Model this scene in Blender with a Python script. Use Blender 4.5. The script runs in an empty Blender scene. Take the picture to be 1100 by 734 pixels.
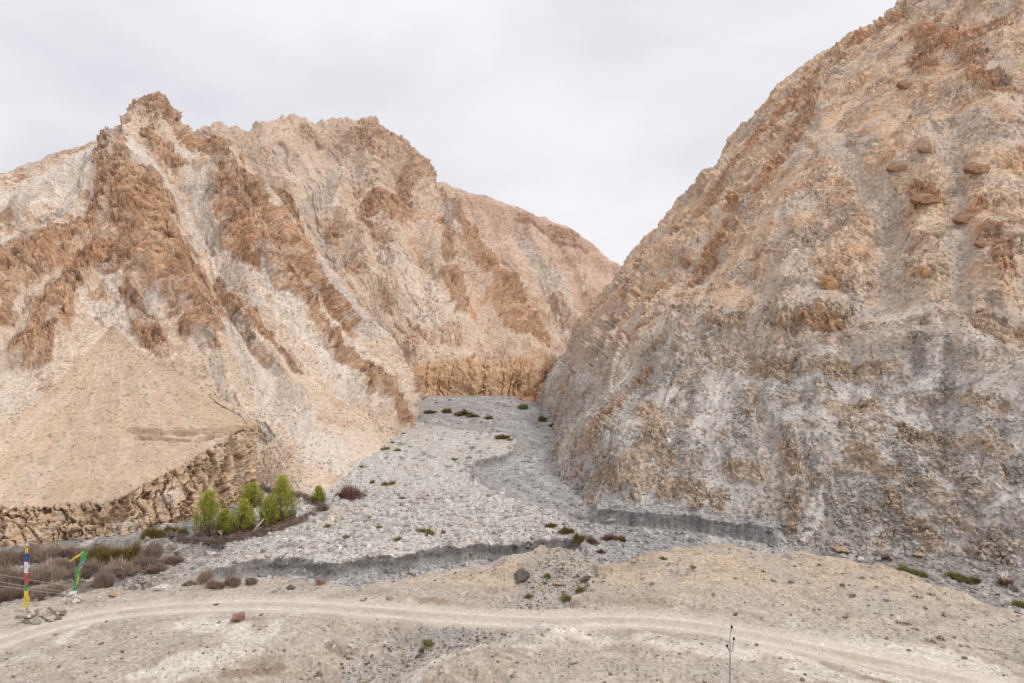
import bpy, math, random
import numpy as np
random.seed(7); rng = np.random.default_rng(7)
f32 = np.float32
C = bpy.context.scene.collection
F = 733.0; CX = 550.0; CY = 367.0; CH = 20.0      # survey constants: focal, centre, camera height (m)

def P3(u, v, Y): return np.array([(u-CX)/F*Y, Y, CH-(v-CY)/F*Y])
def lin(r, g, b, k=1.0):
    o = []
    for c in (r, g, b):
        c /= 255.0
        o.append((c/12.92 if c <= .04045 else ((c+.055)/1.055)**2.4)*k)
    return np.array(o, dtype=f32)
KA = 0.835                                           # sunlit look -> base colour

# ------------------------------------------------------------------ noise
PERM = rng.permutation(4096).astype(np.int32); PERM = np.concatenate([PERM, PERM])
GR = rng.normal(size=(4096, 3)).astype(f32); GR /= np.linalg.norm(GR, axis=1)[:, None]
from concurrent.futures import ThreadPoolExecutor
POOL = ThreadPoolExecutor(4); GX, GY, GZ = [np.ascontiguousarray(GR[:, i]) for i in range(3)]
def chunked(fn, x, y, z, nout=1, step=24576):
    x, y, z = np.broadcast_arrays(np.asarray(x, f32), np.asarray(y, f32), np.asarray(z, f32))
    if x.size < step: return fn(x, y, z)
    sh = x.shape; x = x.ravel(); y = y.ravel(); z = z.ravel()
    res = list(POOL.map(lambda i: fn(x[i:i+step], y[i:i+step], z[i:i+step]), range(0, x.size, step)))
    return np.concatenate(res).reshape(sh) if nout == 1 else tuple(np.concatenate([r_[k] for r_ in res]) for k in range(nout))
def perlin(x, y, z): return chunked(perlin_, x, y, z)
def perlin_(x, y, z):
    xi = np.floor(x).astype(np.int32); yi = np.floor(y).astype(np.int32); zi = np.floor(z).astype(np.int32)
    xf = x-xi; yf = y-yi; zf = z-zi
    u = xf*xf*xf*(xf*(xf*6-15)+10); v = yf*yf*yf*(yf*(yf*6-15)+10); w = zf*zf*zf*(zf*(zf*6-15)+10)
    def corner(i, j, k):
        h = PERM[(PERM[(PERM[(xi+i) & 4095]+yi+j) & 4095]+zi+k) & 4095]
        return GX[h]*(xf-i)+GY[h]*(yf-j)+GZ[h]*(zf-k)
    def lx(j, k): a = corner(0, j, k); return a+u*(corner(1, j, k)-a)
    a = lx(0, 0); a = a+v*(lx(1, 0)-a)
    b = lx(0, 1); b = b+v*(lx(1, 1)-b)
    return (a+w*(b-a))*1.5
def fbm(x, y, z, o=4, g=.5, l=2.03):
    s = 0; a = 1; f = 1
    for i in range(o):
        s = s+a*perlin(x*f+i*17.3, y*f+i*7.1, z*f+i*3.7); a *= g; f *= l
    return s
def ridged(x, y, z, o=4, g=.5, l=2.07):
    s = 0; a = 1; f = 1; t = 0
    for i in range(o):
        s = s+a*(1-2*np.abs(perlin(x*f+i*11.3, y*f+i*5.1, z*f+i*9.7))); t += a; a *= g; f *= l
    return s/t
CJ = rng.random((4096, 3)).astype(f32)*.8+.1; CT = rng.normal(size=(4096, 3)).astype(f32); CV = rng.random(4096).astype(f32)
def facet(x, y, z, m=None, tilt=.55):               # blocky broken-rock relief: one tilted plane per cell; also the cell value
    if m is not None:
        k = np.where(m > .03)[0]; h = np.zeros(len(x), f32); v = np.zeros(len(x), f32)
        if len(k): h[k], v[k] = chunked(facet, x[k], y[k], z[k], 2)
        return h, v
    P = np.stack([x, y, z], 1).astype(f32); b = np.floor(P-.5).astype(np.int32)
    best = np.full(len(x), 1e9, f32); sec = np.full(len(x), 1e9, f32); h = np.zeros(len(x), f32); v = np.zeros(len(x), f32)
    for i in (0, 1):
        for j in (0, 1):
            for l in (0, 1):
                q = b+np.array([i, j, l], np.int32)
                hh = PERM[(PERM[(PERM[q[:, 0] & 4095]+q[:, 1]) & 4095]+q[:, 2]) & 4095]
                d = P-q-CJ[hh]; dd = (d*d).sum(1); m_ = dd < best
                sec = np.where(m_, best, np.minimum(sec, dd)); best = np.where(m_, dd, best)
                h = np.where(m_, CV[hh]-.5+tilt*(d*CT[hh]).sum(1), h); v = np.where(m_, CV[(hh*7) & 4095], v)
    g = np.sqrt(sec)-np.sqrt(best)
    return h-.35*sst(.12, 0, g), v
def cracks(x, y, z, w=.13):                          # narrow sharp grooves, 1 in the groove
    return sst(w, 0, np.abs(perlin(x, y, z)))
def sst(a, b, x):
    t = np.clip((x-a)/(b-a), 0, 1); return t*t*(3-2*t)

def dist_poly(P, pts):                               # distance of points (N,d) to polyline
    d = np.full(P.shape[0], 1e9, f32)
    pts = [np.asarray(p, f32) for p in pts]
    if len(pts) == 1: return np.sqrt(((P-pts[0])**2).sum(1))
    for a, b in zip(pts[:-1], pts[1:]):
        ab = b-a; t = np.clip(((P-a)@ab)/max(float(ab@ab), 1e-9), 0, 1)
        q = P-a-t[:, None]*ab
        d = np.minimum(d, (q*q).sum(1))
    return np.sqrt(d)
def inside(X, Y, poly):
    r = np.zeros(X.shape, bool); n = len(poly)
    for i in range(n):
        x0, y0 = poly[i][:2]; x1, y1 = poly[(i+1) % n][:2]
        if y0 == y1: continue
        c = ((y0 > Y) != (y1 > Y)) & (X < (x1-x0)*(Y-y0)/(y1-y0)+x0)
        r ^= c
    return r
def sdf(X, Y, poly):                                 # positive inside
    P = np.stack([X, Y], 1)
    d = dist_poly(P, list(poly)+[poly[0]])
    return np.where(inside(X, Y, poly), d, -d)

# ------------------------------------------------------------------ meshes / materials
def mesh_from(name, V, Fq, mat, col=None, smooth=True, tri=False, parent=None):
    me = bpy.data.meshes.new(name); k = 3 if tri else 4
    V = np.ascontiguousarray(V, f32); Fq = np.ascontiguousarray(Fq, np.int32)
    me.vertices.add(len(V)); me.vertices.foreach_set('co', V.ravel())
    me.loops.add(Fq.size); me.loops.foreach_set('vertex_index', Fq.ravel())
    me.polygons.add(len(Fq))
    me.polygons.foreach_set('loop_start', np.arange(0, Fq.size, k, dtype=np.int32))
    me.polygons.foreach_set('loop_total', np.full(len(Fq), k, np.int32))
    me.polygons.foreach_set('use_smooth', np.full(len(Fq), smooth, bool))
    if col is not None:
        at = me.attributes.new('tint', 'FLOAT_COLOR', 'POINT')
        at.data.foreach_set('color', np.concatenate([col, np.ones((len(col), 1))], 1).astype(f32).ravel())
    me.update(calc_edges=True)
    if mat: me.materials.append(mat)
    o = bpy.data.objects.new(name, me); C.objects.link(o)
    if parent: o.parent = parent
    return o
def tag(o, label, cat, group=None, kind=None):
    o['label'] = label; o['category'] = cat
    if group: o['group'] = group
    if kind: o['kind'] = kind
    return o
def struct(o, label=None, cat=None):
    o['kind'] = 'structure'
    if label: o['label'] = label
    if cat: o['category'] = cat
    return o
def empty(name, loc, label, cat, group=None):
    o = bpy.data.objects.new(name, None); o.empty_display_size = .3; C.objects.link(o)
    o.location = loc; tag(o, label, cat, group); return o

def mat_tint(name, scale=1.2, var=.22, bump=.25, bscale=2.5, rough=.95, dist=.12, speck=(5.0, .14, .5)):
    m = bpy.data.materials.new(name); m.use_nodes = True; nt = m.node_tree; N = nt.nodes; L = nt.links
    b = N['Principled BSDF']; b.inputs['Roughness'].default_value = rough
    b.inputs['Specular IOR Level'].default_value = .15
    a = N.new('ShaderNodeAttribute'); a.attribute_name = 'tint'
    tc = N.new('ShaderNodeNewGeometry')
    n1 = N.new('ShaderNodeTexNoise'); n1.inputs['Scale'].default_value = scale; n1.inputs['Detail'].default_value = 8; n1.inputs['Roughness'].default_value = .68
    n2 = N.new('ShaderNodeTexVoronoi'); n2.inputs['Scale'].default_value = bscale
    L.new(tc.outputs['Position'], n1.inputs['Vector']); L.new(tc.outputs['Position'], n2.inputs['Vector'])
    mr = N.new('ShaderNodeMapRange'); mr.inputs['From Min'].default_value = .3; mr.inputs['From Max'].default_value = .7
    mr.inputs['To Min'].default_value = 1-var; mr.inputs['To Max'].default_value = 1+var
    L.new(n1.outputs['Fac'], mr.inputs['Value'])
    sc = N.new('ShaderNodeSeparateColor'); L.new(n2.outputs['Color'], sc.inputs['Color'])
    mr2 = N.new('ShaderNodeMapRange'); mr2.inputs['To Min'].default_value = 1-var*.8; mr2.inputs['To Max'].default_value = 1+var*.8
    L.new(sc.outputs[0], mr2.inputs['Value'])
    mu = N.new('ShaderNodeMath'); mu.operation = 'MULTIPLY'; L.new(mr.outputs[0], mu.inputs[0]); L.new(mr2.outputs[0], mu.inputs[1])
    vm = N.new('ShaderNodeVectorMath'); vm.operation = 'SCALE'
    L.new(a.outputs['Color'], vm.inputs[0]); L.new(mu.outputs[0], vm.inputs['Scale'])
    v3 = N.new('ShaderNodeTexVoronoi'); v3.inputs['Scale'].default_value = speck[0]; L.new(tc.outputs['Position'], v3.inputs['Vector'])
    s3 = N.new('ShaderNodeSeparateColor'); L.new(v3.outputs['Color'], s3.inputs['Color'])
    gn = N.new('ShaderNodeMath'); gn.operation = 'MULTIPLY_ADD'; gn.inputs[1].default_value = .9; gn.inputs[2].default_value = -.45   # stones gather in patches
    L.new(n1.outputs['Fac'], gn.inputs[0])
    sm_ = N.new('ShaderNodeMath'); sm_.operation = 'SUBTRACT'; L.new(s3.outputs[1], sm_.inputs[0]); L.new(gn.outputs[0], sm_.inputs[1])
    m3 = N.new('ShaderNodeMapRange'); m3.inputs['From Min'].default_value = speck[1]; m3.inputs['From Max'].default_value = speck[1]+.05
    m3.inputs['To Min'].default_value = speck[2]; m3.inputs['To Max'].default_value = 1.0; L.new(sm_.outputs[0], m3.inputs['Value'])
    m4 = N.new('ShaderNodeMapRange'); m4.inputs['From Min'].default_value = .9; m4.inputs['From Max'].default_value = .93
    m4.inputs['To Min'].default_value = 1.0; m4.inputs['To Max'].default_value = 1.16; L.new(s3.outputs[2], m4.inputs['Value'])
    m5 = N.new('ShaderNodeMath'); m5.operation = 'MULTIPLY'; L.new(m3.outputs[0], m5.inputs[0]); L.new(m4.outputs[0], m5.inputs[1])
    vm2 = N.new('ShaderNodeVectorMath'); vm2.operation = 'SCALE'; L.new(vm.outputs[0], vm2.inputs[0]); L.new(m5.outputs[0], vm2.inputs['Scale'])
    L.new(vm2.outputs[0], b.inputs['Base Color'])
    ad = N.new('ShaderNodeMath'); ad.operation = 'MULTIPLY_ADD'; ad.inputs[1].default_value = .6
    L.new(n2.outputs['Distance'], ad.inputs[0]); L.new(n1.outputs['Fac'], ad.inputs[2])
    bp = N.new('ShaderNodeBump'); bp.inputs['Strength'].default_value = bump; bp.inputs['Distance'].default_value = dist
    L.new(ad.outputs[0], bp.inputs['Height']); L.new(bp.outputs[0], b.inputs['Normal'])
    return m
def mat_plain(name, rgb, var=.2, scale=3.0, rough=.9, trans=0.0):
    m = bpy.data.materials.new(name); m.use_nodes = True; nt = m.node_tree; N = nt.nodes; L = nt.links
    b = N['Principled BSDF']; b.inputs['Roughness'].default_value = rough; b.inputs['Specular IOR Level'].default_value = .2
    g = N.new('ShaderNodeNewGeometry'); n1 = N.new('ShaderNodeTexNoise'); n1.inputs['Scale'].default_value = scale; n1.inputs['Detail'].default_value = 5
    L.new(g.outputs['Position'], n1.inputs['Vector'])
    cr = N.new('ShaderNodeValToRGB'); cr.color_ramp.elements[0].position = .3; cr.color_ramp.elements[1].position = .7
    c = np.array(rgb); cr.color_ramp.elements[0].color = (*np.clip(c*(1-var), 0, 1), 1); cr.color_ramp.elements[1].color = (*np.clip(c*(1+var), 0, 1), 1)
    L.new(n1.outputs['Fac'], cr.inputs['Fac']); L.new(cr.outputs['Color'], b.inputs['Base Color'])
    return m
M_rock = mat_tint('weathered_rock', 1.6, .12, .55, 2.6, dist=.25, speck=(3.4, .07, .70))
M_apron = mat_tint('sandy_apron', 1.2, .07, .22, 4.0, dist=.08, speck=(4.2, -.02, .7))
M_far = mat_tint('distant_rock', .9, .10, .45, 1.1, dist=.4, speck=(1.7, .06, .74))
M_gravel = mat_tint('river_gravel', 3.0, .2, .6, 6.5, dist=.09, speck=(5.0, .14, .64))
M_sand = mat_tint('sandy_silt', 2.2, .13, .5, 7.0, dist=.07, speck=(7.0, .05, .62))
M_road = mat_tint('dusty_track', 1.5, .06, .15, 9.0, dist=.03, speck=(9.0, .02, .75))
M_stone = mat_tint('loose_stone', 4.0, .18, .4, 6.0, dist=.04, speck=(6, .02, .8))

# colours as seen, scaled to base colours
SAND = lin(224, 201, 178, KA); PALE = lin(228, 216, 204, KA); BROWN = lin(166, 124, 92, KA); ORANGE = lin(202, 162, 128, KA)
GREY = lin(188, 180, 172, KA); DGREY = lin(128, 122, 120, KA); OCHRE = lin(186, 150, 104, KA); DBROWN = lin(112, 84, 66, KA)
PINK = lin(214, 188, 170, KA); TAN = lin(214, 184, 156, KA); GGREEN = lin(192, 184, 168, KA)

# ------------------------------------------------------------------ lofted mountains
def crw(n, N, dens=None):                            # Catmull-Rom weights (N,n)
    t = np.linspace(0, n-1, N) if dens is None else np.interp(np.linspace(0, 1, N), dens/dens[-1], np.arange(n))
    i = np.minimum(t.astype(int), n-2); x = t-i
    W = np.zeros((N, n))
    w = [-.5*x+x**2-.5*x**3, 1-2.5*x**2+1.5*x**3, .5*x+2*x**2-1.5*x**3, -.5*x**2+.5*x**3]
    for k in range(4):
        j = i+k-1
        # linear extrapolation at the ends
        lo = j < 0; hi = j > n-1; ok = ~(lo | hi)
        np.add.at(W, (np.where(ok)[0], j[ok]), w[k][ok])
        r = np.where(lo)[0]; np.add.at(W, (r, np.zeros(len(r), int)), 2*w[k][lo]); np.add.at(W, (r, np.ones(len(r), int)), -w[k][lo])
        r = np.where(hi)[0]; np.add.at(W, (r, np.full(len(r), n-1)), 2*w[k][hi]); np.add.at(W, (r, np.full(len(r), n-2)), -w[k][hi])
    return W, t

class Patch:
    def __init__(s, cols, N, M, rowd=None, cold=None):
        # cols: list of columns, each a list of (u,v,Y), top -> bottom
        G = np.array([[P3(*p) for p in c] for c in cols]).transpose(1, 0, 2)   # rows, cols, 3
        Wt, tt = crw(G.shape[0], N, rowd); Ws, ss = crw(G.shape[1], M, cold)
        s.N, s.M = N, M; s.row = np.repeat(tt, M).astype(f32); s.colp = np.tile(ss, N).astype(f32)
        s.P = np.einsum('ni,ijk,mj->nmk', Wt, G, Ws).astype(f32)
        s.renorm()
        ds = np.linalg.norm(np.diff(s.P, axis=1), axis=2).mean(0); dt = np.linalg.norm(np.diff(s.P, axis=0), axis=2).mean(1)
        s.sm = np.broadcast_to(np.concatenate([[0], np.cumsum(ds)])[None, :], (N, M)).ravel().astype(f32)
        s.tm = np.broadcast_to(np.concatenate([[0], np.cumsum(dt)])[:, None], (N, M)).ravel().astype(f32)
        s.base = s.P.reshape(-1, 3).copy()
        b = s.P[::4, ::4].reshape(-1, 3); s.bs = b
        s.pu = CX+F*b[:, 0]/b[:, 1]; s.pv = CY-F*(b[:, 2]-CH)/b[:, 1]
    def renorm(s):
        du = np.gradient(s.P, axis=1); dv = np.gradient(s.P, axis=0)
        n = np.cross(dv, du); n /= np.linalg.norm(n, axis=2)[..., None]+1e-9
        if n[s.N//2, s.M//2]@(-s.P[s.N//2, s.M//2]+np.array([0, 0, CH])) < 0: n = -n
        s.n = n.reshape(-1, 3)
    def at(s, u, v):                                 # the ground point of this hillside seen at (u,v) on the survey
        i = np.argmin((s.pu-u)**2+(s.pv-v)**2+ (s.bs[:, 1]*.02)); return s.bs[i]
    def tents(s, lst, warp):                        # sharp-crested ribs (h>0) and V gullies (h<0), heights in metres
        pos = np.zeros(len(s.base), f32); neg = np.zeros(len(s.base), f32)
        for r, h, pts in lst:
            q = [s.at(*p) for p in pts]; R = r*np.mean([p[1] for p in q])/F
            k = np.where(((s.base > np.min(q, 0)-R*1.6) & (s.base < np.max(q, 0)+R*1.6)).all(1))[0]
            if len(k) == 0: continue
            t = np.clip(1-dist_poly(s.base[k], q)/R+.28*warp[k], 0, 1.1)*abs(h)
            if h > 0: pos[k] = np.maximum(pos[k], t)
            else: neg[k] = np.maximum(neg[k], t)
        return pos-neg
    def strokes(s, lst, warp, wamp=.6, e0=1.12, e1=.8):
        m = np.zeros(len(s.base), f32)
        for r, pts in lst:
            q = [s.at(*p) for p in pts]
            R = r*np.mean([p[1] for p in q])/F
            box_lo = np.min(q, 0)-R*2.2; box_hi = np.max(q, 0)+R*2.2
            k = np.where(((s.base > box_lo) & (s.base < box_hi)).all(1))[0]
            if len(k) == 0: continue
            d = dist_poly(s.base[k], q)/R+warp[k]*wamp
            m[k] = np.maximum(m[k], sst(e0, e1, d))
        return m
    def build(s, name, disp, col, mat):
        V = s.base+s.n*disp[:, None]
        N, M = s.N, s.M
        i = np.arange(N*M, dtype=np.int32).reshape(N, M)
        Fq = np.stack([i[:-1, :-1], i[1:, :-1], i[1:, 1:], i[:-1, 1:]], -1).reshape(-1, 4)
        lum = (col@np.array([.3, .55, .15], f32))[:, None]; col = np.clip(lum+(col-lum)*.98, .02, .85)
        s.V = V; s.col = col
        return mesh_from(name, V, Fq, mat, col)

def mixc(c, k, m): return c+(k-c)*m[:, None]

def shade(s, base, var=.16):
    return np.broadcast_to(base, (len(s.base), 3)).astype(f32).copy()

# scatter angular stones
CUBE = np.array([[x, y, z] for x in (-1, 1) for y in (-1, 1) for z in (-1, 1)], f32)*.5
CF = np.array([[0, 1, 3, 2], [4, 6, 7, 5], [0, 4, 5, 1], [2, 3, 7, 6], [0, 2, 6, 4], [1, 5, 7, 3]], np.int32)
def stones(name, P, size, col, mat, flat=.65, seed=1, up=.0):
    r = np.random.default_rng(seed); n = len(P)
    V = np.broadcast_to(CUBE, (n, 8, 3))*(1+r.uniform(-.35, .35, (n, 8, 3)))
    V = V*np.stack([r.uniform(.7, 1.35, n), r.uniform(.6, 1.1, n), r.uniform(.35, .9, n)*flat/.65], 1)[:, None]
    a = r.uniform(0, 2*np.pi, n); b = r.normal(0, .45, n); c = r.normal(0, .45, n)
    def rot(V, ax, t):
        i, j = [(1, 2), (2, 0), (0, 1)][ax]; o = V.copy(); ct = np.cos(t)[:, None]; st = np.sin(t)[:, None]
        o[..., i] = V[..., i]*ct-V[..., j]*st; o[..., j] = V[..., i]*st+V[..., j]*ct; return o
    V = rot(rot(rot(V, 0, b), 1, c), 2, a)
    V = V*size[:, None, None]+P[:, None]; V[..., 2] += (size*up)[:, None]
    Fq = (CF[None]+np.arange(n)[:, None, None]*8).reshape(-1, 4)
    return mesh_from(name, V.reshape(-1, 3), Fq, mat, np.repeat(col, 8, 0), smooth=False)

# ================================================================== LEFT HILL
def hill_left():
    b = 40
    cols = [
     [(-150, 290, 205), (-130, 240, 158), (-130, 330, 112), (-130, 470, 80), (-130, 620, 60)],
     [(0, 240, 220), (0, 193, 170), (0, 320, 118), (0, 470, 86), (0, 600, 70)],
     [(60, 220, 225), (66, 168, 176), (55, 320, 120), (60, 450, 92), (60, 580, 76)],
     [(110, 200, 230), (118, 147, 181), (105, 300, 128), (120, 420, 98), (120, 570, 80)],
     [(140, 180, 232), (145, 124, 186), (160, 290, 131), (190, 420, 103), (200, 555, 84)],
     [(160, 170, 232), (167, 113, 188), (205, 280, 137), (255, 405, 111), (276, 542, 85)],
     [(180, 185, 230), (186, 132, 189), (245, 270, 144), (308, 400, 118), (340, 541, 77.5)],
     [(200, 195, 230), (210, 153, 190), (275, 258, 153), (345, 378, 131), (400, 503, 96)],
     [(220, 210, 230), (238, 160, 191), (310, 262, 162), (380, 362, 146), (440, 472, 120)],
     [(240, 225, 225), (262, 190, 191), (338, 285, 170), (408, 370, 155), (452, 458, 138)],
     [(230, 240, 240), (250, 205, 215), (325, 300, 192), (395, 385, 178), (438, 455, 165)]]
    s = Patch(cols, 1000, 1150, np.array([0, .35, 1.7, 2.8, 3.7]), np.array([0, .8, 1.35, 1.8, 2.2, 2.6, 3.1, 3.6, 4.1, 4.5, 4.8]))
    x, y, z = s.base.T
    warp = .8*fbm(x/7, y/7, z/7, 4)+.6*fbm(s.sm/2.6, s.tm/10, z*0+3, 3, .6)
    rock = s.strokes([
        (19.2, [(128, 170), (138, 205), (150, 245), (165, 290), (192, 335), (212, 372)]),
        (16.8, [(160, 200), (178, 260), (205, 310), (222, 350)]),
        (22.4, [(225, 168), (240, 205), (255, 250), (272, 290)]), (14.4, [(275, 290), (305, 325), (330, 350)]),
        (11.2, [(126, 195), (106, 236), (66, 264), (20, 280)]),
        (20.8, [(10, 285), (60, 280), (110, 285), (150, 300)]), (13.6, [(62, 330), (28, 388)]), (12.0, [(88, 300), (62, 360), (45, 385)]),
        (9.6, [(10, 310), (0, 345)]), (8.0, [(140, 330), (160, 375)]), (6.4, [(160, 362), (176, 392)]), (5.6, [(212, 378), (226, 398)]),
        (7.2, [(300, 255), (335, 300), (372, 352)]), (7.2, [(285, 310), (320, 352), (360, 400), (392, 428)]),
        (8.0, [(385, 340), (420, 390), (442, 425)]), (8.0, [(392, 430), (425, 448), (440, 452)]), (6.4, [(330, 350), (365, 385)]),
        (6.4, [(255, 315), (290, 365), (320, 400)]), (4.8, [(235, 300), (262, 345), (290, 385)]),
        (12.0, [(150, 118), (167, 112), (183, 135), (196, 152)]), (8.0, [(160, 140), (175, 165), (190, 175)]),
        (4.0, [(270, 455), (288, 470)]), (7.2, [(255, 195), (285, 235), (315, 270)])], warp, .75)
    lite = s.strokes([
        (38, [(0, 222), (50, 203), (108, 172)]), (13, [(140, 158), (172, 205), (205, 222), (218, 262)]),
        (9, [(195, 165), (212, 200), (225, 260), (250, 310)]), (26, [(225, 330), (265, 380), (318, 440), (360, 490)]),
        (12, [(275, 200), (310, 250), (350, 310), (392, 370)]), (14, [(100, 335), (135, 350), (160, 345)]),
        (10, [(270, 290), (300, 345), (350, 400), (380, 430)]), (9, [(120, 300), (130, 330)]), (10, [(215, 240), (245, 290), (275, 330)])], warp, .6)
    grey = s.strokes([(5, [(60, 178), (50, 205), (30, 222), (5, 250)]), (6, [(100, 180), (70, 225), (20, 262)]), (6, [(195, 195), (210, 205)]),
        (9, [(212, 385), (235, 415), (262, 445), (285, 470)]), (6, [(110, 345), (140, 335)]), (5, [(222, 180), (218, 225), (230, 270)]), (5, [(250, 330), (300, 395)])], warp, .6)
    wx = s.sm+1.8*fbm(x/9, y/9, z/9, 3)
    gul = ridged(wx/9.0, s.tm/60, z*0, 3)
    gul2 = ridged(wx/2.4+9, s.tm/16, z*0+4, 3)
    big = fbm(x/24, y/24, z/24, 3)
    med = fbm(x/2.6, y/2.6, z/2.6, 4, .6)
    crag = ridged(wx/5+.2*med, s.tm/13, z/9, 3, .5)
    led = fbm(x/2.4, y/2.4, z/1.0, 4, .62)
    fine = fbm(x/.55, y/.55, z/.55, 3, .65)
    strk = fbm(wx/.9, s.tm/9, z*0+13, 3, .6)
    outc = sst(.2, .32, fbm(wx/4+30, s.tm/9, z/6, 5, .65))
    low = sst(12, 30, z)
    rk = np.clip(rock*(.35+.65*sst(-.5, .0, fbm(wx/3.5, s.tm/9, z/5+8, 4, .6)))+.7*outc*low*(1-lite), 0, 1)
    md = sst(-.1, .35, fbm(x/11+70, y/11, z/11, 3))
    wb = .5*fbm(x/1.5, y/1.5, z/1.5, 3)
    crk = np.maximum(cracks(wx/2.6+wb, s.tm/6.5, z/7), .7*cracks(wx/1.1+wb, s.tm/2.2+wb, z/3+5))*sst(-.3, .3, fbm(x/5, y/5+40, z/5, 3))
    rib = ridged(wx/5.5+20, s.tm/40+.4*med, z*0+2, 3)
    rs = np.clip(rock+.3*outc*low, 0, 1)
    wv = .35*fbm(x/2, y/2, z/2, 2)
    fa, fv = facet(x/3.2+wv, y/3.2+wv, z/4.2, rs+rk); fb, fv2 = facet(x/1.3+wv, y/1.3, z/1.6+wv, rs+rk); fc_, fv3 = facet(x/.65, y/.65+wv, z/.7, rs+rk)
    tw = fbm(x/9+3, y/9, z/9, 4, .55)
    tent = s.tents([
        (62, 8.0, [(135, 165), (152, 240), (185, 325), (222, 385)]), (44, 7.0, [(232, 165), (250, 235), (285, 305), (345, 372), (405, 430)]),
        (30, 4.5, [(268, 200), (335, 290), (395, 368), (440, 425)]), (24, 2.4, [(130, 180), (104, 240), (50, 272), (-30, 290)]),
        (30, 4.0, [(110, 280), (70, 330), (30, 385)]), (22, 3.0, [(330, 350), (380, 410), (420, 450)]), (18, 2.4, [(250, 320), (300, 385), (330, 420)]),
        (20, 2.2, [(150, 330), (175, 390)]), (16, 2.0, [(175, 125), (182, 150), (200, 190)]), (16, 2.4, [(60, 175), (20, 230)]), (14, 2, [(290, 290), (330, 345), (380, 400)]),
        (34, -4.0, [(150, 150), (200, 215), (218, 275), (250, 340), (300, 420)]), (26, -3.5, [(262, 215), (310, 290), (370, 360)]), (20, -3, [(85, 185), (50, 222), (0, 250)]),
        (24, -2.5, [(20, 330), (-20, 380)])], tw)
    jag = np.exp(-((s.row-1)/.16)**2)*(ridged(s.sm/6, s.sm*0, z*0, 4, .6)-.2)*2.4
    tent *= .88*sst(.95, 1.5, s.row)
    jag *= .12+.88*sst(-112, -100, x)
    lite *= .55+.45*sst(-.4, .3, fbm(wx/1.6, s.tm/8, z*0+23, 4, .6)); grey *= .4+.6*sst(-.3, .3, fbm(wx/1.4, s.tm/6, z*0+29, 4, .6))
    disp = tent+jag-.8+rs*(.8*fa+.45*fb+.18*fc_)-.5*crk*(rk+.12)+1.0*(rib-.2)*low+1.0*big+1.2*gul*(.3+.7*low)+.35*gul2*(.3+.7*low)+rs*(.25+.95*crag+.12*med+.06*fine)+(1-rk)*(.03+md)*(.14*med+.07*fine+.08*strk)-.5*grey
    warm = s.strokes([(55, [(10, 300), (110, 270), (190, 320)]), (30, [(210, 220), (270, 300)]), (26, [(300, 290), (400, 400)]), (24, [(140, 200), (160, 270)])], warp, .5)
    c = shade(s, SAND)
    n1 = fbm(x/11+5, y/11, z/11, 4)
    c = mixc(c, PALE, np.clip(.5+.9*n1, 0, 1)*.5); c = mixc(c, ORANGE, sst(.1, .7, fbm(x/6, y/6+9, z/6, 4))*.5)
    c = mixc(c, PALE, lite*.85)
    rc = BROWN+(ORANGE-BROWN)*np.clip(.35+.8*fbm(wx/5, s.tm/15, z*0, 3), 0, 1)[:, None]
    rc = mixc(rc, DBROWN, sst(.15, .7, fbm(wx/2.8, s.tm/7, z/3, 4, .6))*.6)*(.72+.24*fv+.26*fv2+.2*fv3)[:, None]*1.06
    c = mixc(c, lin(196, 158, 126, KA), warm*(1-lite)*(.3+.4*md))
    c = c+(rc-c)*(np.clip(rk*1.1, 0, 1)*.8)[:, None]
    c = mixc(c, GREY, np.clip(grey*.75, 0, 1))
    c = mixc(c, GREY, lite*sst(-.1, .5, fbm(wx/2.5, s.tm/18, z*0+3, 3))*.45)
    c = mixc(c, lin(138, 110, 88, KA), sst(.30, .5, fbm(x/.7, y/.7, z/.6+33, 3, .6))*.5*(.35+.65*md))
    c = mixc(c, DBROWN, crk*rk*.75)
    c *= (1+.16*med*rk+.22*fine*np.maximum(rk, .15+.6*md)+.12*strk*md)[:, None]*(1+.10*fbm(x/15, y/15, z/15+50, 3))[:, None]*(1-.10*sst(.1, -.5, gul2))[:, None]
    o = s.build('mountain', disp, np.clip(c, .02, .9), M_rock)
    struct(o); return s, o

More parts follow.
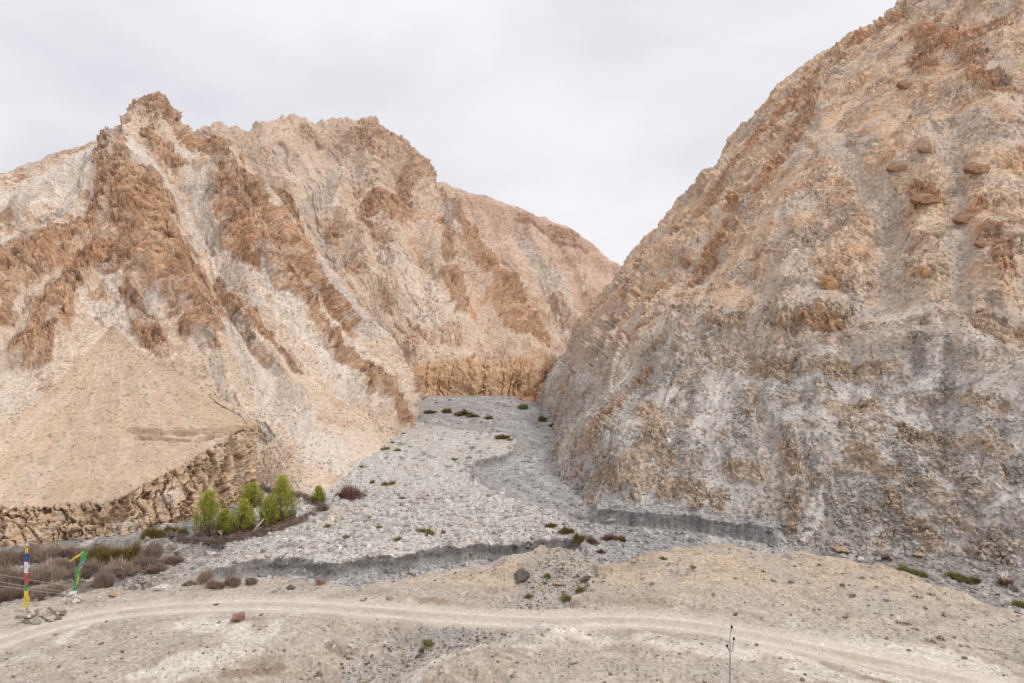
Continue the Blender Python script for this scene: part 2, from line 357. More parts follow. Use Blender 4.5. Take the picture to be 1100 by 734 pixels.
# ================================================================== FAN WITH CUT BANK
def fan_left():
    e = [(-140, 560, 62), (-60, 549, 66), (0, 545, 68), (60, 541, 69.5), (118, 536, 71), (160, 517, 74), (195, 498, 77), (232, 476, 81), (262, 457, 85.5), (268, 453, 88), (250, 440, 93), (215, 418, 99), (175, 392, 106)]
    ba = [(-140, 608, 60), (-60, 596, 64), (0, 594, 66), (60, 590, 67.5), (118, 588, 69), (160, 586, 71.5), (200, 578, 74), (240, 562, 78), (268, 545, 82), (274, 535, 86), (262, 520, 92), (235, 480, 98), (200, 440, 106)]
    ap = P3(120, 352, 101)
    cols = []
    for (p, q) in zip(e, ba):
        E = P3(*p); B = P3(*q)
        pts = []
        for k in (0, .33, .66, .93):
            w = ap+(E-ap)*k; w[2] -= 1.6*math.sin(k*math.pi)     # concave apron
            pts.append(w)
        pts += [E, E+(B-E)*.12+np.array([0, 0, -.4]), E+(B-E)*.5, B]
        cols.append([(CX+F*w[0]/w[1], CY-F*(w[2]-CH)/w[1], w[1]) for w in pts])
    s = Patch(cols, 620, 900, np.array([0, 1.2, 2.4, 3.3, 3.6, 3.9, 4.7, 5.6]))
    x, y, z = s.base.T
    t = s.tm/s.tm[-1]; row = np.repeat(np.interp(np.linspace(0, 1, 620), np.array([0, 1.2, 2.4, 3.3, 3.6, 3.9, 4.7, 5.6])/5.6, np.arange(8)), 900).astype(f32)
    cl = sst(3.94, 4.1, row+.16*fbm(x/3, y/3, z/3, 4))
    fl = ridged(s.sm/2.3+.5*fbm(x/3, y/3, z/3, 3), s.tm/9, z*0, 4, .6)      # flutes
    bed = fbm(x/9, y/9, z/.45, 4)
    med = fbm(x/1.6, y/1.6, z/1.6, 4); fine = fbm(x/.45, y/.45, z/.45, 3)
    wb = .6*med
    crk = np.maximum(cracks(s.sm/1.7+wb, s.tm/9, z*0, .16), .7*cracks(s.sm/.8+wb, s.tm/3+wb, z*0+5))
    disp = .5*fbm(x/14, y/14, z/14, 3)*(1-cl)+.06*med+.03*fine+cl*(1.1*fl+.14*bed+.25*med+.14*fine-.2-.8*crk)
    ld = np.minimum(sst(108, 150, CX+F*x/y), 1)*0
    warp = fbm(x/4, y/4, z/4, 3)
    band = s.strokes([(7, [(140, 460), (175, 463), (210, 462), (255, 458)]), (5, [(150, 470), (200, 472)]), (6, [(215, 470), (250, 462)])], warp, .8)
    disp += band*(.9*bed-.45)
    c = shade(s, lin(216, 190, 164, KA))
    c = mixc(c, lin(222, 194, 170, KA), sst(-.3, .4, fbm(x/9, y/9, z/9, 3)))
    c = mixc(c, TAN, sst(.0, .6, fbm(x/5+3, y/5, z/5, 4))*.5)
    rill = sst(.25, .6, ridged(s.sm/2.2+.5*fbm(x/4, y/4, z/4, 3), s.tm/22, z*0+5, 3))*(1-cl); disp -= .07*rill; c = mixc(c, lin(198, 176, 152, KA), rill*.45); c = mixc(c, PALE, sst(.1, .6, fbm(s.sm/1.5, s.tm/12, z*0+15, 3))*.3)
    sp = sst(.42, .6, fbm(x/.55, y/.55, z/.55, 3))
    c = mixc(c, lin(150, 118, 92, KA), sp*.6*(1-cl))
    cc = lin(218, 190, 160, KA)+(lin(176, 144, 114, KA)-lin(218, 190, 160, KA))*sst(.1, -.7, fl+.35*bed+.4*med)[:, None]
    cc = mixc(cc, lin(112, 86, 66, KA), np.clip(crk+.4*sst(.35, .6, bed), 0, 1)*.6)
    cc = mixc(cc, PALE, sst(.2, .7, fbm(x/3, y/3+4, z/3, 3))*.6)
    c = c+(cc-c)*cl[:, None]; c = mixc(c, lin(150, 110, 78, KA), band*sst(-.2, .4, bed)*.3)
    c *= (1+.10*med+.10*fine)[:, None]*(.93+.06*fbm(x/12, y/12, z/12+8, 3))[:, None]
    o = s.build('sandy_bluff', disp, np.clip(c, .02, .9), M_apron); struct(o); return s, o

# ================================================================== MIDDLE MOUNTAIN
def hill_mid():
    cols = [
     [(170, 240, 360), (180, 160, 300), (250, 270, 250), (330, 350, 205), (390, 400, 185), (395, 445, 176)],
     [(240, 230, 370), (232, 143, 310), (300, 250, 262), (375, 345, 207), (418, 396, 182), (422, 440, 174)],
     [(280, 230, 372), (272, 148, 312), (330, 248, 268), (400, 345, 209), (432, 390, 181), (434, 438, 174)],
     [(300, 230, 375), (300, 139, 322), (352, 243, 272), (418, 340, 213), (446, 387, 181), (448, 436, 174)],
     [(345, 230, 378), (345, 137, 326), (382, 238, 280), (436, 332, 216), (462, 385, 182), (464, 434, 175)],
     [(380, 230, 380), (396, 138, 330), (414, 232, 283), (458, 328, 219), (484, 383, 183), (484, 433, 175)],
     [(400, 240, 382), (428, 162, 330), (446, 240, 284), (480, 326, 222), (506, 384, 184), (506, 431, 176)],
     [(425, 260, 382), (452, 196, 328), (478, 262, 282), (506, 332, 226), (530, 387, 185), (529, 429, 177)],
     [(450, 290, 375), (486, 240, 318), (510, 288, 278), (534, 345, 228), (554, 390, 187), (552, 428, 178)],
     [(490, 320, 360), (520, 275, 305), (540, 315, 270), (560, 362, 228), (578, 395, 190), (574, 428, 181)],
     [(530, 350, 340), (560, 318, 290), (574, 345, 262), (588, 380, 228), (598, 400, 196), (594, 430, 186)],
     [(560, 380, 320), (585, 362, 275), (596, 380, 255), (606, 400, 225), (615, 410, 205), (612, 435, 192)],
     [(540, 400, 335), (560, 385, 300), (570, 400, 280), (585, 415, 260), (600, 425, 235), (600, 440, 220)]]
    s = Patch(cols, 820, 1100, np.array([0, .35, 1.4, 2.6, 3.3, 4.0]))
    x, y, z = s.base.T
    row = np.repeat(np.interp(np.linspace(0, 1, 820), np.array([0, .35, 1.4, 2.6, 3.3, 4.0])/4.0, np.arange(6)), 1100).astype(f32)
    warp = .7*fbm(x/14, y/14, z/14, 4)+.6*fbm(s.sm/6, s.tm/22, z*0+3, 3, .6)
    rock = s.strokes([
        (13, [(396, 142), (430, 168), (448, 196)]), (9, [(385, 150), (405, 175)]), (9, [(440, 180), (428, 215), (405, 240)]),
        (9, [(402, 222), (398, 240)]), (10, [(432, 228), (425, 245)]), (9, [(455, 200), (480, 240), (500, 262)]),
        (16, [(500, 262), (520, 300), (540, 345), (560, 375)]), (12, [(478, 300), (490, 330), (500, 350)]), (10, [(540, 320), (575, 370)]),
        (7, [(470, 250), (476, 290)]), (8, [(300, 215), (330, 262), (350, 300)]), (7, [(330, 145), (345, 160)]),
        (6, [(355, 240), (362, 262)])], warp, .8)
    lite = s.strokes([(20, [(320, 180), (345, 220)]), (26, [(420, 280), (455, 320), (470, 350)]), (8, [(470, 225), (490, 260)]), (14, [(360, 180), (385, 200)]), (10, [(395, 330), (420, 370)])], warp, .6)
    grey = s.strokes([(9, [(358, 160), (358, 195), (340, 215)]), (9, [(332, 225), (350, 265), (362, 290)]), (7, [(300, 165), (312, 190)]), (5, [(470, 235), (482, 262)]), (6, [(290, 205), (300, 225)])], warp, .7)
    low = sst(3.0, 2.6, row)
    cliff = sst(3.9, 4.1, row+.12*fbm(x/8, y/8, z/8, 3))
    wx = s.sm+4*fbm(x/18, y/18, z/18, 3)
    gul = ridged(wx/17, s.tm/90, z*0, 4); gul2 = ridged(wx/5+9, s.tm/26, z*0+4, 3)
    big = fbm(x/40, y/40, z/40, 3); med = fbm(x/6, y/6, z/6, 4, .55); crag = ridged(wx/7+.5*med, s.tm/22, z/18, 4, .6); fine = fbm(x/1.2, y/1.2, z/1.2, 3, .65); strk = fbm(wx/1.8, s.tm/18, z*0+13, 3, .6)
    outc = sst(.22, .34, fbm(wx/8+30, s.tm/16, z/12, 5, .65))
    rk = np.clip(rock+.5*outc*(1-lite), 0, 1)*(1-cliff)
    fl = ridged(s.sm/9+.9*fbm(x/9, y/9, z/9, 3), s.tm/30, z*0, 3)
    fade = (.25+.75*low)
    md = sst(-.35, .45, fbm(x/22+70, y/22, z/22, 3)); wb = .5*fbm(x/3, y/3, z/3, 3)
    crk = np.maximum(cracks(wx/6+wb, s.tm/15, z/15), .7*cracks(wx/2.6+wb, s.tm/6+wb, z/6+5))*sst(-.3, .3, fbm(x/12, y/12+40, z/12, 3))
    rib = ridged(wx/13+20, s.tm/90+.4*med, z*0+2, 3)
    rs = np.clip(rock+.3*outc, 0, 1)*(1-cliff); wv = .35*fbm(x/5, y/5, z/5, 2)
    fa, fv = facet(x/7+wv, y/7+wv, z/9, rs+rk); fb, fv2 = facet(x/3+wv, y/3, z/3.6+wv, rs+rk)
    tw = fbm(x/18+3, y/18, z/18, 4, .55)
    tent = s.tents([
        (44, 13, [(396, 140), (432, 172), (460, 215), (500, 270), (545, 345), (565, 385)]), (34, 9, [(440, 195), (455, 250), (478, 310), (500, 360)]),
        (34, 9, [(400, 145), (405, 200), (420, 250), (430, 320)]), (26, 7, [(272, 148), (310, 210), (345, 262), (375, 320)]), (24, 6, [(345, 140), (352, 190), (385, 250), (400, 310)]),
        (24, 6, [(520, 290), (560, 350), (590, 385)]), (18, 5, [(300, 150), (330, 190), (342, 210)]), (16, 4, [(470, 290), (495, 350)]), (16, 4, [(405, 330), (450, 375)]),
        (30, -9, [(360, 160), (348, 215), (340, 240), (365, 300), (415, 375)]), (22, -6, [(425, 180), (440, 235), (462, 300)]), (20, -6, [(385, 155), (375, 200), (350, 235)]),
        (18, -5, [(480, 250), (512, 320), (530, 375)])], tw)
    jag = np.exp(-((s.row-1)/.16)**2)*(ridged(s.sm/9, s.sm*0, z*0, 4, .62)-.2)*5.0
    tent *= .6*sst(.95, 1.6, s.row)
    lite *= .3+.5*sst(-.4, .3, fbm(wx/3, s.tm/16, z*0+23, 4, .6)); grey *= .25+.65*sst(-.3, .3, fbm(wx/3, s.tm/12, z*0+29, 4, .6))
    disp = tent+jag-1.5+rs*(1.7*fa+1.0*fb)-1.2*crk*(rk+.15)*(1-cliff)+2.6*(rib-.2)*fade+(3.2*big+2.8*gul*fade+.9*gul2)*fade+rs*(.3+1.7*crag+.3*med+.2*fine)+(1-rk)*(.3*med+.16*fine+.15*strk)-1.5*grey+cliff*(1.5*fl-.8+1.1*fbm(x/9, y/9, z/6, 4)-.9*cracks(s.sm/7+wb, s.tm/40, z*0, .1))
    c = shade(s, SAND)
    c = mixc(c, PINK, sst(-.3, .5, fbm(x/22, y/22, z/22, 3))*.7); c = mixc(c, ORANGE, sst(.1, .7, fbm(x/11, y/11+9, z/11, 4))*.45)
    c = mixc(c, PALE, lite*.7)
    rc = lin(178, 132, 98, KA)+(ORANGE-lin(178, 132, 98, KA))*np.clip(.5+.8*fbm(wx/6, s.tm/25, z*0, 4), 0, 1)[:, None]
    rc = mixc(rc, DBROWN, sst(.2, .9, med)*.4)*(.76+.28*fv+.28*fv2)[:, None]
    c = mixc(c, lin(134, 106, 86, KA), sst(.28, .48, fbm(x/1.2, y/1.2, z/1.0+33, 3, .6))*.55*(.4+.6*md))
    c = c+(rc-c)*(rk*.7)[:, None]
    c = mixc(c, GREY, grey*.75)
    up = sst(60, 105, z); c = mixc(c, lin(200, 178, 160, KA), up*.45)
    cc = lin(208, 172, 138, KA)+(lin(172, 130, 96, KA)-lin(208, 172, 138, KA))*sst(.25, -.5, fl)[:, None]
    cc = mixc(cc, lin(222, 186, 152, KA), sst(.1, .6, fbm(x/9, y/9, z/1.2, 3)))
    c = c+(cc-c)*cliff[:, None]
    c *= (1+.08*med+.2*fine*np.maximum(rk, .2+.6*md)+.12*strk*md)[:, None]*(1+.10*fbm(x/30, y/30, z/30+50, 3))[:, None]
    o = s.build('mountain', disp, np.clip(c, .02, .9), M_far); struct(o); return s, o

# ================================================================== FAR MOUNTAIN
def hill_far():
    cols = [
     [(380, 260, 520), (400, 200, 440), (420, 260, 400), (440, 340, 340), (470, 420, 260)],
     [(440, 250, 520), (448, 192, 440), (470, 260, 400), (500, 340, 345), (530, 420, 262)],
     [(500, 260, 520), (500, 208, 442), (525, 265, 402), (550, 340, 345), (570, 420, 264)],
     [(555, 270, 520), (555, 222, 440), (570, 275, 400), (590, 345, 345), (596, 420, 266)],
     [(600, 280, 520), (598, 240, 436), (610, 290, 395), (618, 350, 342), (616, 420, 268)],
     [(635, 290, 515), (634, 260, 432), (640, 300, 392), (640, 355, 342), (634, 420, 270)],
     [(665, 310, 510), (652, 276, 428), (660, 315, 390), (660, 365, 342), (650, 420, 272)],
     [(690, 320, 510), (676, 290, 424), (690, 330, 390), (690, 380, 345), (680, 425, 275)],
     [(800, 360, 520), (800, 330, 450), (800, 370, 400), (800, 400, 360), (790, 430, 300)]]
    s = Patch(cols, 480, 700, np.array([0, .35, 1.4, 2.6, 3.6]))
    x, y, z = s.base.T
    warp = fbm(x/20, y/20, z/20, 4)
    rock = s.strokes([(8, [(560, 232), (590, 248), (625, 270)]), (6, [(640, 330), (632, 370), (612, 400)]), (10, [(600, 330), (620, 360)])], warp, .8)
    grey = s.strokes([(11, [(560, 265), (590, 310), (610, 350), (620, 380)]), (6, [(600, 300), (620, 340)])], warp, .6)
    wx = s.sm+5*fbm(x/26, y/26, z/26, 3)
    gul = ridged(wx/22, s.tm/110, z*0, 4); gul2 = ridged(wx/7+9, s.tm/38, z*0+4, 3)
    med = fbm(x/9, y/9, z/9, 4, .55); crag = ridged(x/12, y/12, z/16, 5, .58); fine = fbm(x/2.6, y/2.6, z/2.6, 3, .6)
    tent = s.tents([(26, 9, [(560, 224), (600, 300), (616, 370)]), (22, 8, [(610, 248), (640, 320)]), (22, 7, [(500, 212), (550, 290), (590, 360)]), (18, -7, [(585, 240), (620, 330)])], fbm(x/25, y/25, z/25, 4))
    tent *= .5*sst(.95, 1.6, s.row)
    c_s = sst(.25, .45, fbm(x/1.8, y/1.8, z/1.5+33, 3, .6))
    disp = tent-1.5+3*fbm(x/60, y/60, z/60, 3)+3*gul+1.0*gul2+rock*(3*crag+1.2*med)+.6*med+.3*fine
    c = shade(s, lin(210, 182, 163, KA)); c = mixc(c, lin(190, 158, 136, KA), sst(-.1, .6, fbm(x/30, y/30, z/30, 4))*.8)
    c = mixc(c, lin(202, 194, 180, KA), grey*.55*sst(-.5, .4, gul2)); c = mixc(c, lin(172, 136, 112, KA), rock*.45); c = mixc(c, lin(140, 114, 96, KA), c_s*.45)
    c *= (1+.14*med+.14*fine)[:, None]
    o = s.build('mountain', disp, np.clip(c, .02, .9), M_far); struct(o); return s, o

# ================================================================== RIGHT MOUNTAIN
def hill_right():
    # bottom -> top in each list, reversed below
    cols = [
     [(620, 430, 240), (660, 380, 240), (712, 310, 243), (800, 215, 246), (900, 120, 250), (1030, 30, 254), (1120, -40, 262)],
     [(600, 430, 205), (628, 382, 206), (685, 300, 208), (772, 205, 210), (872, 100, 215), (1004, 6, 220), (1080, -60, 226)],
     [(572, 436, 178), (606, 384, 179), (668, 292, 181), (752, 200, 184), (846, 96, 190), (984, -2, 198), (1050, -70, 204)],
     [(590, 466, 134), (624, 396, 142), (692, 300, 148), (772, 203, 158), (866, 98, 168), (990, -4, 180), (1060, -80, 188)],
     [(583, 506, 102), (640, 412, 110), (714, 308, 121), (796, 203, 134), (888, 96, 149), (995, -10, 165), (1070, -90, 176)],
     [(612, 542, 83), (670, 425, 96), (738, 318, 107), (820, 207, 121), (910, 94, 136), (1010, -18, 151), (1085, -100, 164)],
     [(655, 570, 73), (705, 435, 88), (768, 325, 98), (846, 210, 111), (934, 93, 126), (1030, -24, 141), (1105, -110, 154)],
     [(740, 582, 69.6), (775, 438, 82), (822, 328, 91), (888, 210, 103), (970, 90, 117), (1060, -30, 132), (1130, -120, 145)],
     [(830, 597, 65), (846, 440, 78), (877, 330, 86), (930, 210, 97), (1003, 90, 110), (1090, -30, 125), (1155, -120, 138)],
     [(930, 606, 63.5), (932, 440, 74), (946, 330, 81), (985, 210, 91), (1050, 90, 104), (1130, -30, 118), (1190, -120, 131)],
     [(1010, 612, 63), (1012, 440, 70.5), (1018, 330, 77.5), (1046, 210, 87), (1102, 90, 99), (1180, -30, 113), (1240, -120, 126)],
     [(1110, 624, 59.5), (1112, 440, 67), (1114, 330, 74), (1134, 210, 83), (1176, 90, 95), (1240, -30, 109), (1300, -120, 121)],
     [(1260, 650, 54), (1262, 440, 61), (1266, 330, 68), (1280, 210, 77), (1310, 90, 88), (1360, -30, 101), (1400, -120, 113)],
     [(1480, 690, 48), (1470, 440, 55), (1470, 330, 61), (1480, 210, 70), (1500, 90, 80), (1540, -30, 92), (1570, -120, 103)]]
    cols = [c[::-1] for c in cols]
    s = Patch(cols, 1350, 1400, np.array([0, .55, 1.5, 2.5, 3.5, 4.5, 5.7]), np.array([0, .25, .6, 1.1, 1.7, 2.3, 2.9, 3.7, 4.6, 5.5, 6.3, 7.2, 7.8, 8.2]))
    x, y, z = s.base.T
    warp = .7*fbm(x/6, y/6, z/6, 3)+.8*fbm(s.sm/1.2, s.tm/4.5, z*0+3, 4, .66)
    rock = s.strokes([
        (20, [(975, 15), (930, 45), (880, 85), (840, 130)]), (13, [(832, 130), (790, 190), (750, 235)]), (12, [(740, 240), (700, 290), (665, 340)]),
        (15, [(640, 360), (615, 410), (598, 450)]), (9, [(720, 300), (690, 350), (655, 400)]), (13, [(690, 400), (650, 450), (618, 500)]),
        (14, [(880, 110), (850, 160), (830, 200)]), (18, [(990, 40), (1030, 45), (1070, 30)]), (12, [(1040, 60), (1060, 90), (1090, 110)]),
        (12, [(800, 215), (770, 260), (750, 290)]), (10, [(1060, 255), (1080, 300)]), (9, [(985, 205), (1000, 215)]), (8, [(1030, 235), (1050, 228)]),
        (9, [(860, 340), (890, 350)]), (10, [(775, 255), (745, 300)]), (10, [(985, 60), (1000, 85)])], warp, .9)
    ochre = s.strokes([
        (14, [(860, 345), (895, 340)]), (10, [(895, 300), (905, 306)]), (13, [(820, 390), (850, 400)]), (11, [(880, 395), (930, 400), (960, 395)]),
        (9, [(900, 440), (930, 438)]), (10, [(975, 462), (1010, 470), (1050, 476)]), (13, [(930, 490), (960, 505)]), (9, [(955, 525), (965, 545)]),
        (10, [(840, 480), (850, 500)]), (13, [(700, 440), (720, 500)]), (10, [(660, 440), (640, 480)]), (14, [(720, 520), (760, 530)]), (12, [(640, 510), (690, 515)]),
        (10, [(780, 505), (820, 508)]), (8, [(855, 540), (850, 560)]), (16, [(1060, 350), (1080, 360)]), (12, [(985, 560), (1000, 575)]), (9, [(700, 480), (680, 500)]),
        (12, [(770, 340), (800, 350)]), (9, [(1040, 430), (1070, 440)])], warp, 1.0)
    grey = s.strokes([
        (15, [(945, 195), (955, 250), (958, 330)]), (10, [(1025, 150), (1028, 240), (1030, 335)]), (9, [(830, 280), (822, 320), (812, 345)]),
        (10, [(815, 430), (828, 500), (832, 575)]), (14, [(890, 150), (920, 190), (945, 215)]), (7, [(985, 110), (1000, 150), (1020, 180)]),
        (10, [(850, 235), (840, 260)])], warp, .5)
    dark = s.strokes([
        (9, [(785, 405), (795, 440), (800, 470)]), (7, [(868, 415), (872, 460)]), (6, [(1017, 350), (1018, 400), (1015, 440)]), (6, [(1078, 85), (1080, 105)]),
        (5, [(1016, 460), (1014, 500)]), (7, [(1088, 500), (1092, 570)]), (8, [(1070, 330), (1076, 345)]), (6, [(745, 420), (740, 450)]), (8, [(1035, 520), (1045, 550)]),
        (6, [(890, 520), (893, 560)]), (4, [(858, 155), (848, 168)]), (6, [(725, 430), (720, 450)]), (9, [(990, 370), (988, 400)]), (7, [(800, 445), (808, 480)])], warp, .8)
    # height-dependent: tan above, grey conglomerate below
    lowg = sst(33, 13, z+5*fbm(x/9, y/9, z/14, 4)-.07*(x-30)+ .10*np.clip(y-85, 0, 60))
    # dip direction of slanting strata on the river side
    side = sst(100, 78, x*1.3+ 60)*0
    wx = s.sm+1.6*fbm(x/8, y/8, z/8, 3)
    gul = ridged(wx/11, s.tm/60, z*0, 3); gul2 = ridged(wx/3+9, s.tm/18, z*0+4, 3)
    big = fbm(x/20, y/20, z/20, 4, .55); med = fbm(x/2.0, y/2.0, z/1.7, 4, .6)
    crag = ridged(wx/3.0+.6*med, s.tm/6, z/5, 4, .6)
    led = fbm(x/2.6, y/2.6, z/.95, 4, .62)
    fine = fbm(x/.42, y/.42, z/.36, 3, .65); strk = fbm(wx/.6, s.tm/6, z*0+13, 3, .62)
    knob = sst(.22, .5, fbm(x/1.3+12, y/1.3, z/.8, 4, .62))
    outc = sst(.12, .3, fbm(wx/3.4+30, s.tm/6, z/4, 5, .66))
    up = sst(14, 34, z)
    ro = np.clip(rock*(.15+.85*sst(-.3, .15, led+.5*med))+.6*ochre*sst(-.4, .1, med)+.55*outc*(1-grey), 0, 1)*(1-.85*grey)
    md = sst(-.08, .32, fbm(x/9+70, y/9, z/9, 3)); wb = .5*fbm(x/1.2, y/1.2, z/1.2, 3)
    crk = np.maximum(cracks(wx/2.4+wb, s.tm/4.5+wb, z/4), .7*cracks(x/1.3+wb, y/1.3, z/.7+wb))*sst(-.25, .3, fbm(x/4, y/4+40, z/4, 3))
    foot = sst(1.0, 9.0, z)
    foot = sst(1.0, 9.0, z)
    rs = np.clip(.75*rock+.55*ochre+.35*outc+.2*md, 0, 1)*(1-.8*grey); wv = .35*fbm(x/2, y/2, z/2, 2)
    fa, fv = facet(x/2.4+wv, y/2.4+wv, z/1.9, rs); fb, fv2 = facet(x/.95+wv, y/.95, z/.7+wv, rs)
    tw = fbm(x/8+3, y/8, z/8, 4, .55)
    tent = s.tents([
        (34, 3.5, [(990, 130), (1002, 200), (992, 270), (990, 335)]), (40, 4.0, [(905, 90), (870, 180), (850, 260), (845, 330)]), (30, 3.5, [(1070, 120), (1075, 220), (1065, 320)]),
        (26, 3.0, [(880, 70), (820, 150), (770, 230), (715, 310), (665, 390)]), (20, 2.6, [(840, 115), (790, 180), (745, 245), (690, 320), (630, 400)]), (24, 2.4, [(790, 260), (740, 340), (690, 430)]), (20, 2, [(905, 230), (905, 300)]),
        (30, 2.6, [(760, 380), (740, 470), (730, 530)]), (26, 2.2, [(880, 380), (870, 470), (860, 550)]), (24, 2.2, [(960, 400), (955, 500), (960, 570)]), (26, 2.4, [(1060, 380), (1050, 480), (1045, 570)]),
        (26, -3.0, [(905, 130), (940, 200), (952, 260), (958, 335)]), (18, -2.8, [(1018, 120), (1028, 200), (1030, 335)]), (26, -2.4, [(800, 380), (815, 450), (832, 560)]), (16, -1.8, [(1016, 350), (1014, 470), (1012, 560)]),
        (24, -2.6, [(850, 140), (805, 215), (765, 285), (715, 370)]), (20, -2, [(700, 400), (665, 470), (640, 520)]), (14, -1.6, [(915, 370), (912, 460), (905, 560)])], tw)
    ba = np.exp(-((z-22-2.5*fbm(x/6, y/6, z*0, 3))/2.2)**2)*sst(18, 30, x)        # broken scarp line across the middle
    rs *= .45+.55*sst(10, 26, z)
    edge = np.exp(-((s.colp-3.2)/1.6)**2)*sst(6, 18, z)
    fe, _ = facet(s.tm/8+wv, s.sm/7, z/30)
    disp = edge*(1.7*fe+1.5*ridged(s.tm/13, s.sm/20, z*0+6, 3)-.8)+(.05+.95*sst(2, 16, z))*tent*.22+.45*ba+rs*(.2+.8*foot)*(.5*fa+.32*fb)-.6*crk*(ro+.2)+(1.9*big+.7*(fbm(x/38, y/38, z/38, 2)))*foot-.9*(1-foot)+1.0*gul*up+.3*gul2*foot+ro*(.1+.5*crag+.35*led+.15*med+.14*fine)+(1-ro)*(.1+md)*(.17*med+.10*fine+.06*strk)+.30*knob*md*(1-.8*grey)-.3*grey
    c = shade(s, lin(218, 190, 162, KA))
    c = mixc(c, lin(206, 186, 168, KA), sst(-.15, .35, fbm(x/7+7, y/7, z/9, 4)))
    c = mixc(c, lin(204, 154, 112, KA), sst(.0, .4, fbm(x/4+2, y/4, z/4, 4, .6))*.42)
    g = lin(190, 184, 178, KA)+(lin(208, 202, 196, KA)-lin(190, 184, 178, KA))*sst(-.2, .5, fbm(wx/3, s.tm/12, z*0, 4))[:, None]
    g = mixc(g, lin(150, 146, 144, KA), sst(.08, .55, fbm(wx/2.4+5, s.tm/13, z*0+3, 4, .6))*.65)
    c = c+(g-c)*(lowg*.93)[:, None]
    och = lin(190, 156, 118, KA)
    c = mixc(c, och, sst(.1, .6, outc*.8+.4*crag-.1)*.32*lowg); 
    c = mixc(c, lin(190, 136, 96, KA), ro*rock*(.38+.3*sst(8, 28, z)))
    c = mixc(c, och, ochre*.5)
    c = mixc(c, lin(190, 178, 166, KA), grey*.62*(.6+.4*md)); c = mixc(c, DGREY, dark*.42)
    c = c+((lin(138, 108, 84, KA)+(lin(136, 126, 116, KA)-lin(138, 108, 84, KA))*lowg[:, None])-c)*(ro*sst(-.05, -.5, led)*.6)[:, None]
    c = mixc(c, lin(122, 106, 92, KA), sst(.35, .6, fbm(x/.5+8, y/.5, z/.4, 2))*.5*(.3+.7*md)*(1-.4*grey))
    c = mixc(c, DBROWN, crk*ro*.4)*(1+rs*(.3*(fv-.5)+.35*(fv2-.5)))[:, None]
    c *= (1+.10*med*md+.22*fine*np.maximum(.8*ro, .25+.6*md)+.12*strk*md)[:, None]*(1+.10*fbm(x/14, y/14, z/14+50, 3))[:, None]*1.06
    o = s.build('mountain', disp, np.clip(c, .02, .9), M_rock); struct(o); return s, o

def spur():
    cols = [[(540, 436, 178), (542, 434, 174), (544, 437, 172), (544, 442, 170)], [(560, 428, 182), (560, 427, 177), (561, 430, 172), (562, 440, 168)], [(576, 419, 186), (576, 418, 180), (577, 424, 173), (578, 441, 166)],
            [(592, 411, 190), (592, 410, 182), (593, 420, 174), (592, 443, 163)], [(606, 400, 195), (606, 399, 186), (606, 412, 176), (602, 447, 158)], [(624, 385, 198), (624, 384, 188), (624, 400, 178), (620, 455, 152)]]
    s = Patch(cols, 160, 300); x, y, z = s.base.T
    fa, fv = facet(x/2.4, y/2.4, z/2); fb, fv2 = facet(x/1.1, y/1.1, z/.9); n_ = fbm(x/3, y/3, z/3, 4)
    sc = sst(3.1, 4.0, np.tile(np.linspace(0, 5, 300), 160).astype(f32)+.4*n_)
    c = shade(s, lin(206, 164, 126, KA)); c = mixc(c, lin(160, 118, 86, KA), sst(-.2, .4, n_)*.7); c *= (.75+.3*fv+.25*fv2)[:, None]; c = mixc(c, lin(214, 196, 176, KA), sc)
    o = s.build('rock_spur', (1-sc)*(.9*fa+.5*fb+.6*n_)+.15*n_, np.clip(c, .02, .9), M_far); struct(o)
    o['label'] = 'low orange rock spur at the valley bend under the right mountain'; o['category'] = 'rock'
spur()
A, oA = hill_left(); FN, oF = fan_left(); B, oB = hill_mid(); B2, oB2 = hill_far(); RM, oR = hill_right()
oA['label'] = 'jagged tan and brown mountain with pointed rocky peak on the left'; oA['category'] = 'mountain'
oF['label'] = 'smooth sandy debris apron ending in a fluted eroded bluff'; oF['category'] = 'bluff'
oB['label'] = 'broad middle mountain with rust brown outcrops above the valley head cliff'; oB['category'] = 'mountain'
oB2['label'] = 'pinkish distant ridge sloping down to the notch between the mountains'; oB2['category'] = 'mountain'
oR['label'] = 'steep rubbly tan and grey mountainside filling the right side'; oR['category'] = 'mountain'

# ================================================================== VALLEY FLOOR
def zc(Y): return np.interp(Y, [0, 56, 60, 80, 100, 140, 175, 230, 400], [-.5, -.5, -.4, .46, 1.4, 3.3, 5.0, 8, 20])
def gp(u, v, off=0.0):                              # floor point seen at (u,v)
    Y = 60.0
    for _ in range(40): Y = .5*Y+.5*(CH-zc(Y)-off)*F/(v-CY)
    return ((u-CX)/F*Y, Y)
def gz(u, v, z):
    Y = (CH-z)*F/(v-CY); return ((u-CX)/F*Y, Y, z)
T1 = [gp(u, v, 2.0 if v > 560 else 1.2) for u, v in [(205, 612), (240, 603), (280, 598), (330, 601), (360, 603), (400, 599), (440, 594), (480, 588), (540, 582), (600, 577), (622, 576), (626, 568), (600, 557), (560, 543), (525, 530), (503, 515), (500, 503), (530, 493), (552, 484), (556, 474), (545, 467), (510, 463), (470, 458), (440, 452), (400, 440), (330, 440), (292, 500), (276, 530), (266, 556), (236, 582), (190, 592), (165, 606)]]
T2 = [gp(u, v, .6) for u, v in [(430, 449), (480, 451), (520, 455), (556, 459), (575, 455), (585, 445), (575, 436), (545, 425), (430, 425)]]
T3 = [gp(u, v, 2.2) for u, v in [(638, 544), (680, 547), (740, 551), (790, 558), (834, 566), (842, 556), (860, 500), (700, 470), (652, 500)]]
fore_px = [(-400, 690), (-100, 668), (0, 656), (40, 650), (80, 642), (130, 634), (180, 630), (240, 626), (300, 622), (380, 619), (440, 617), (500, 610), (560, 600), (600, 595), (636, 600), (642, 607)]
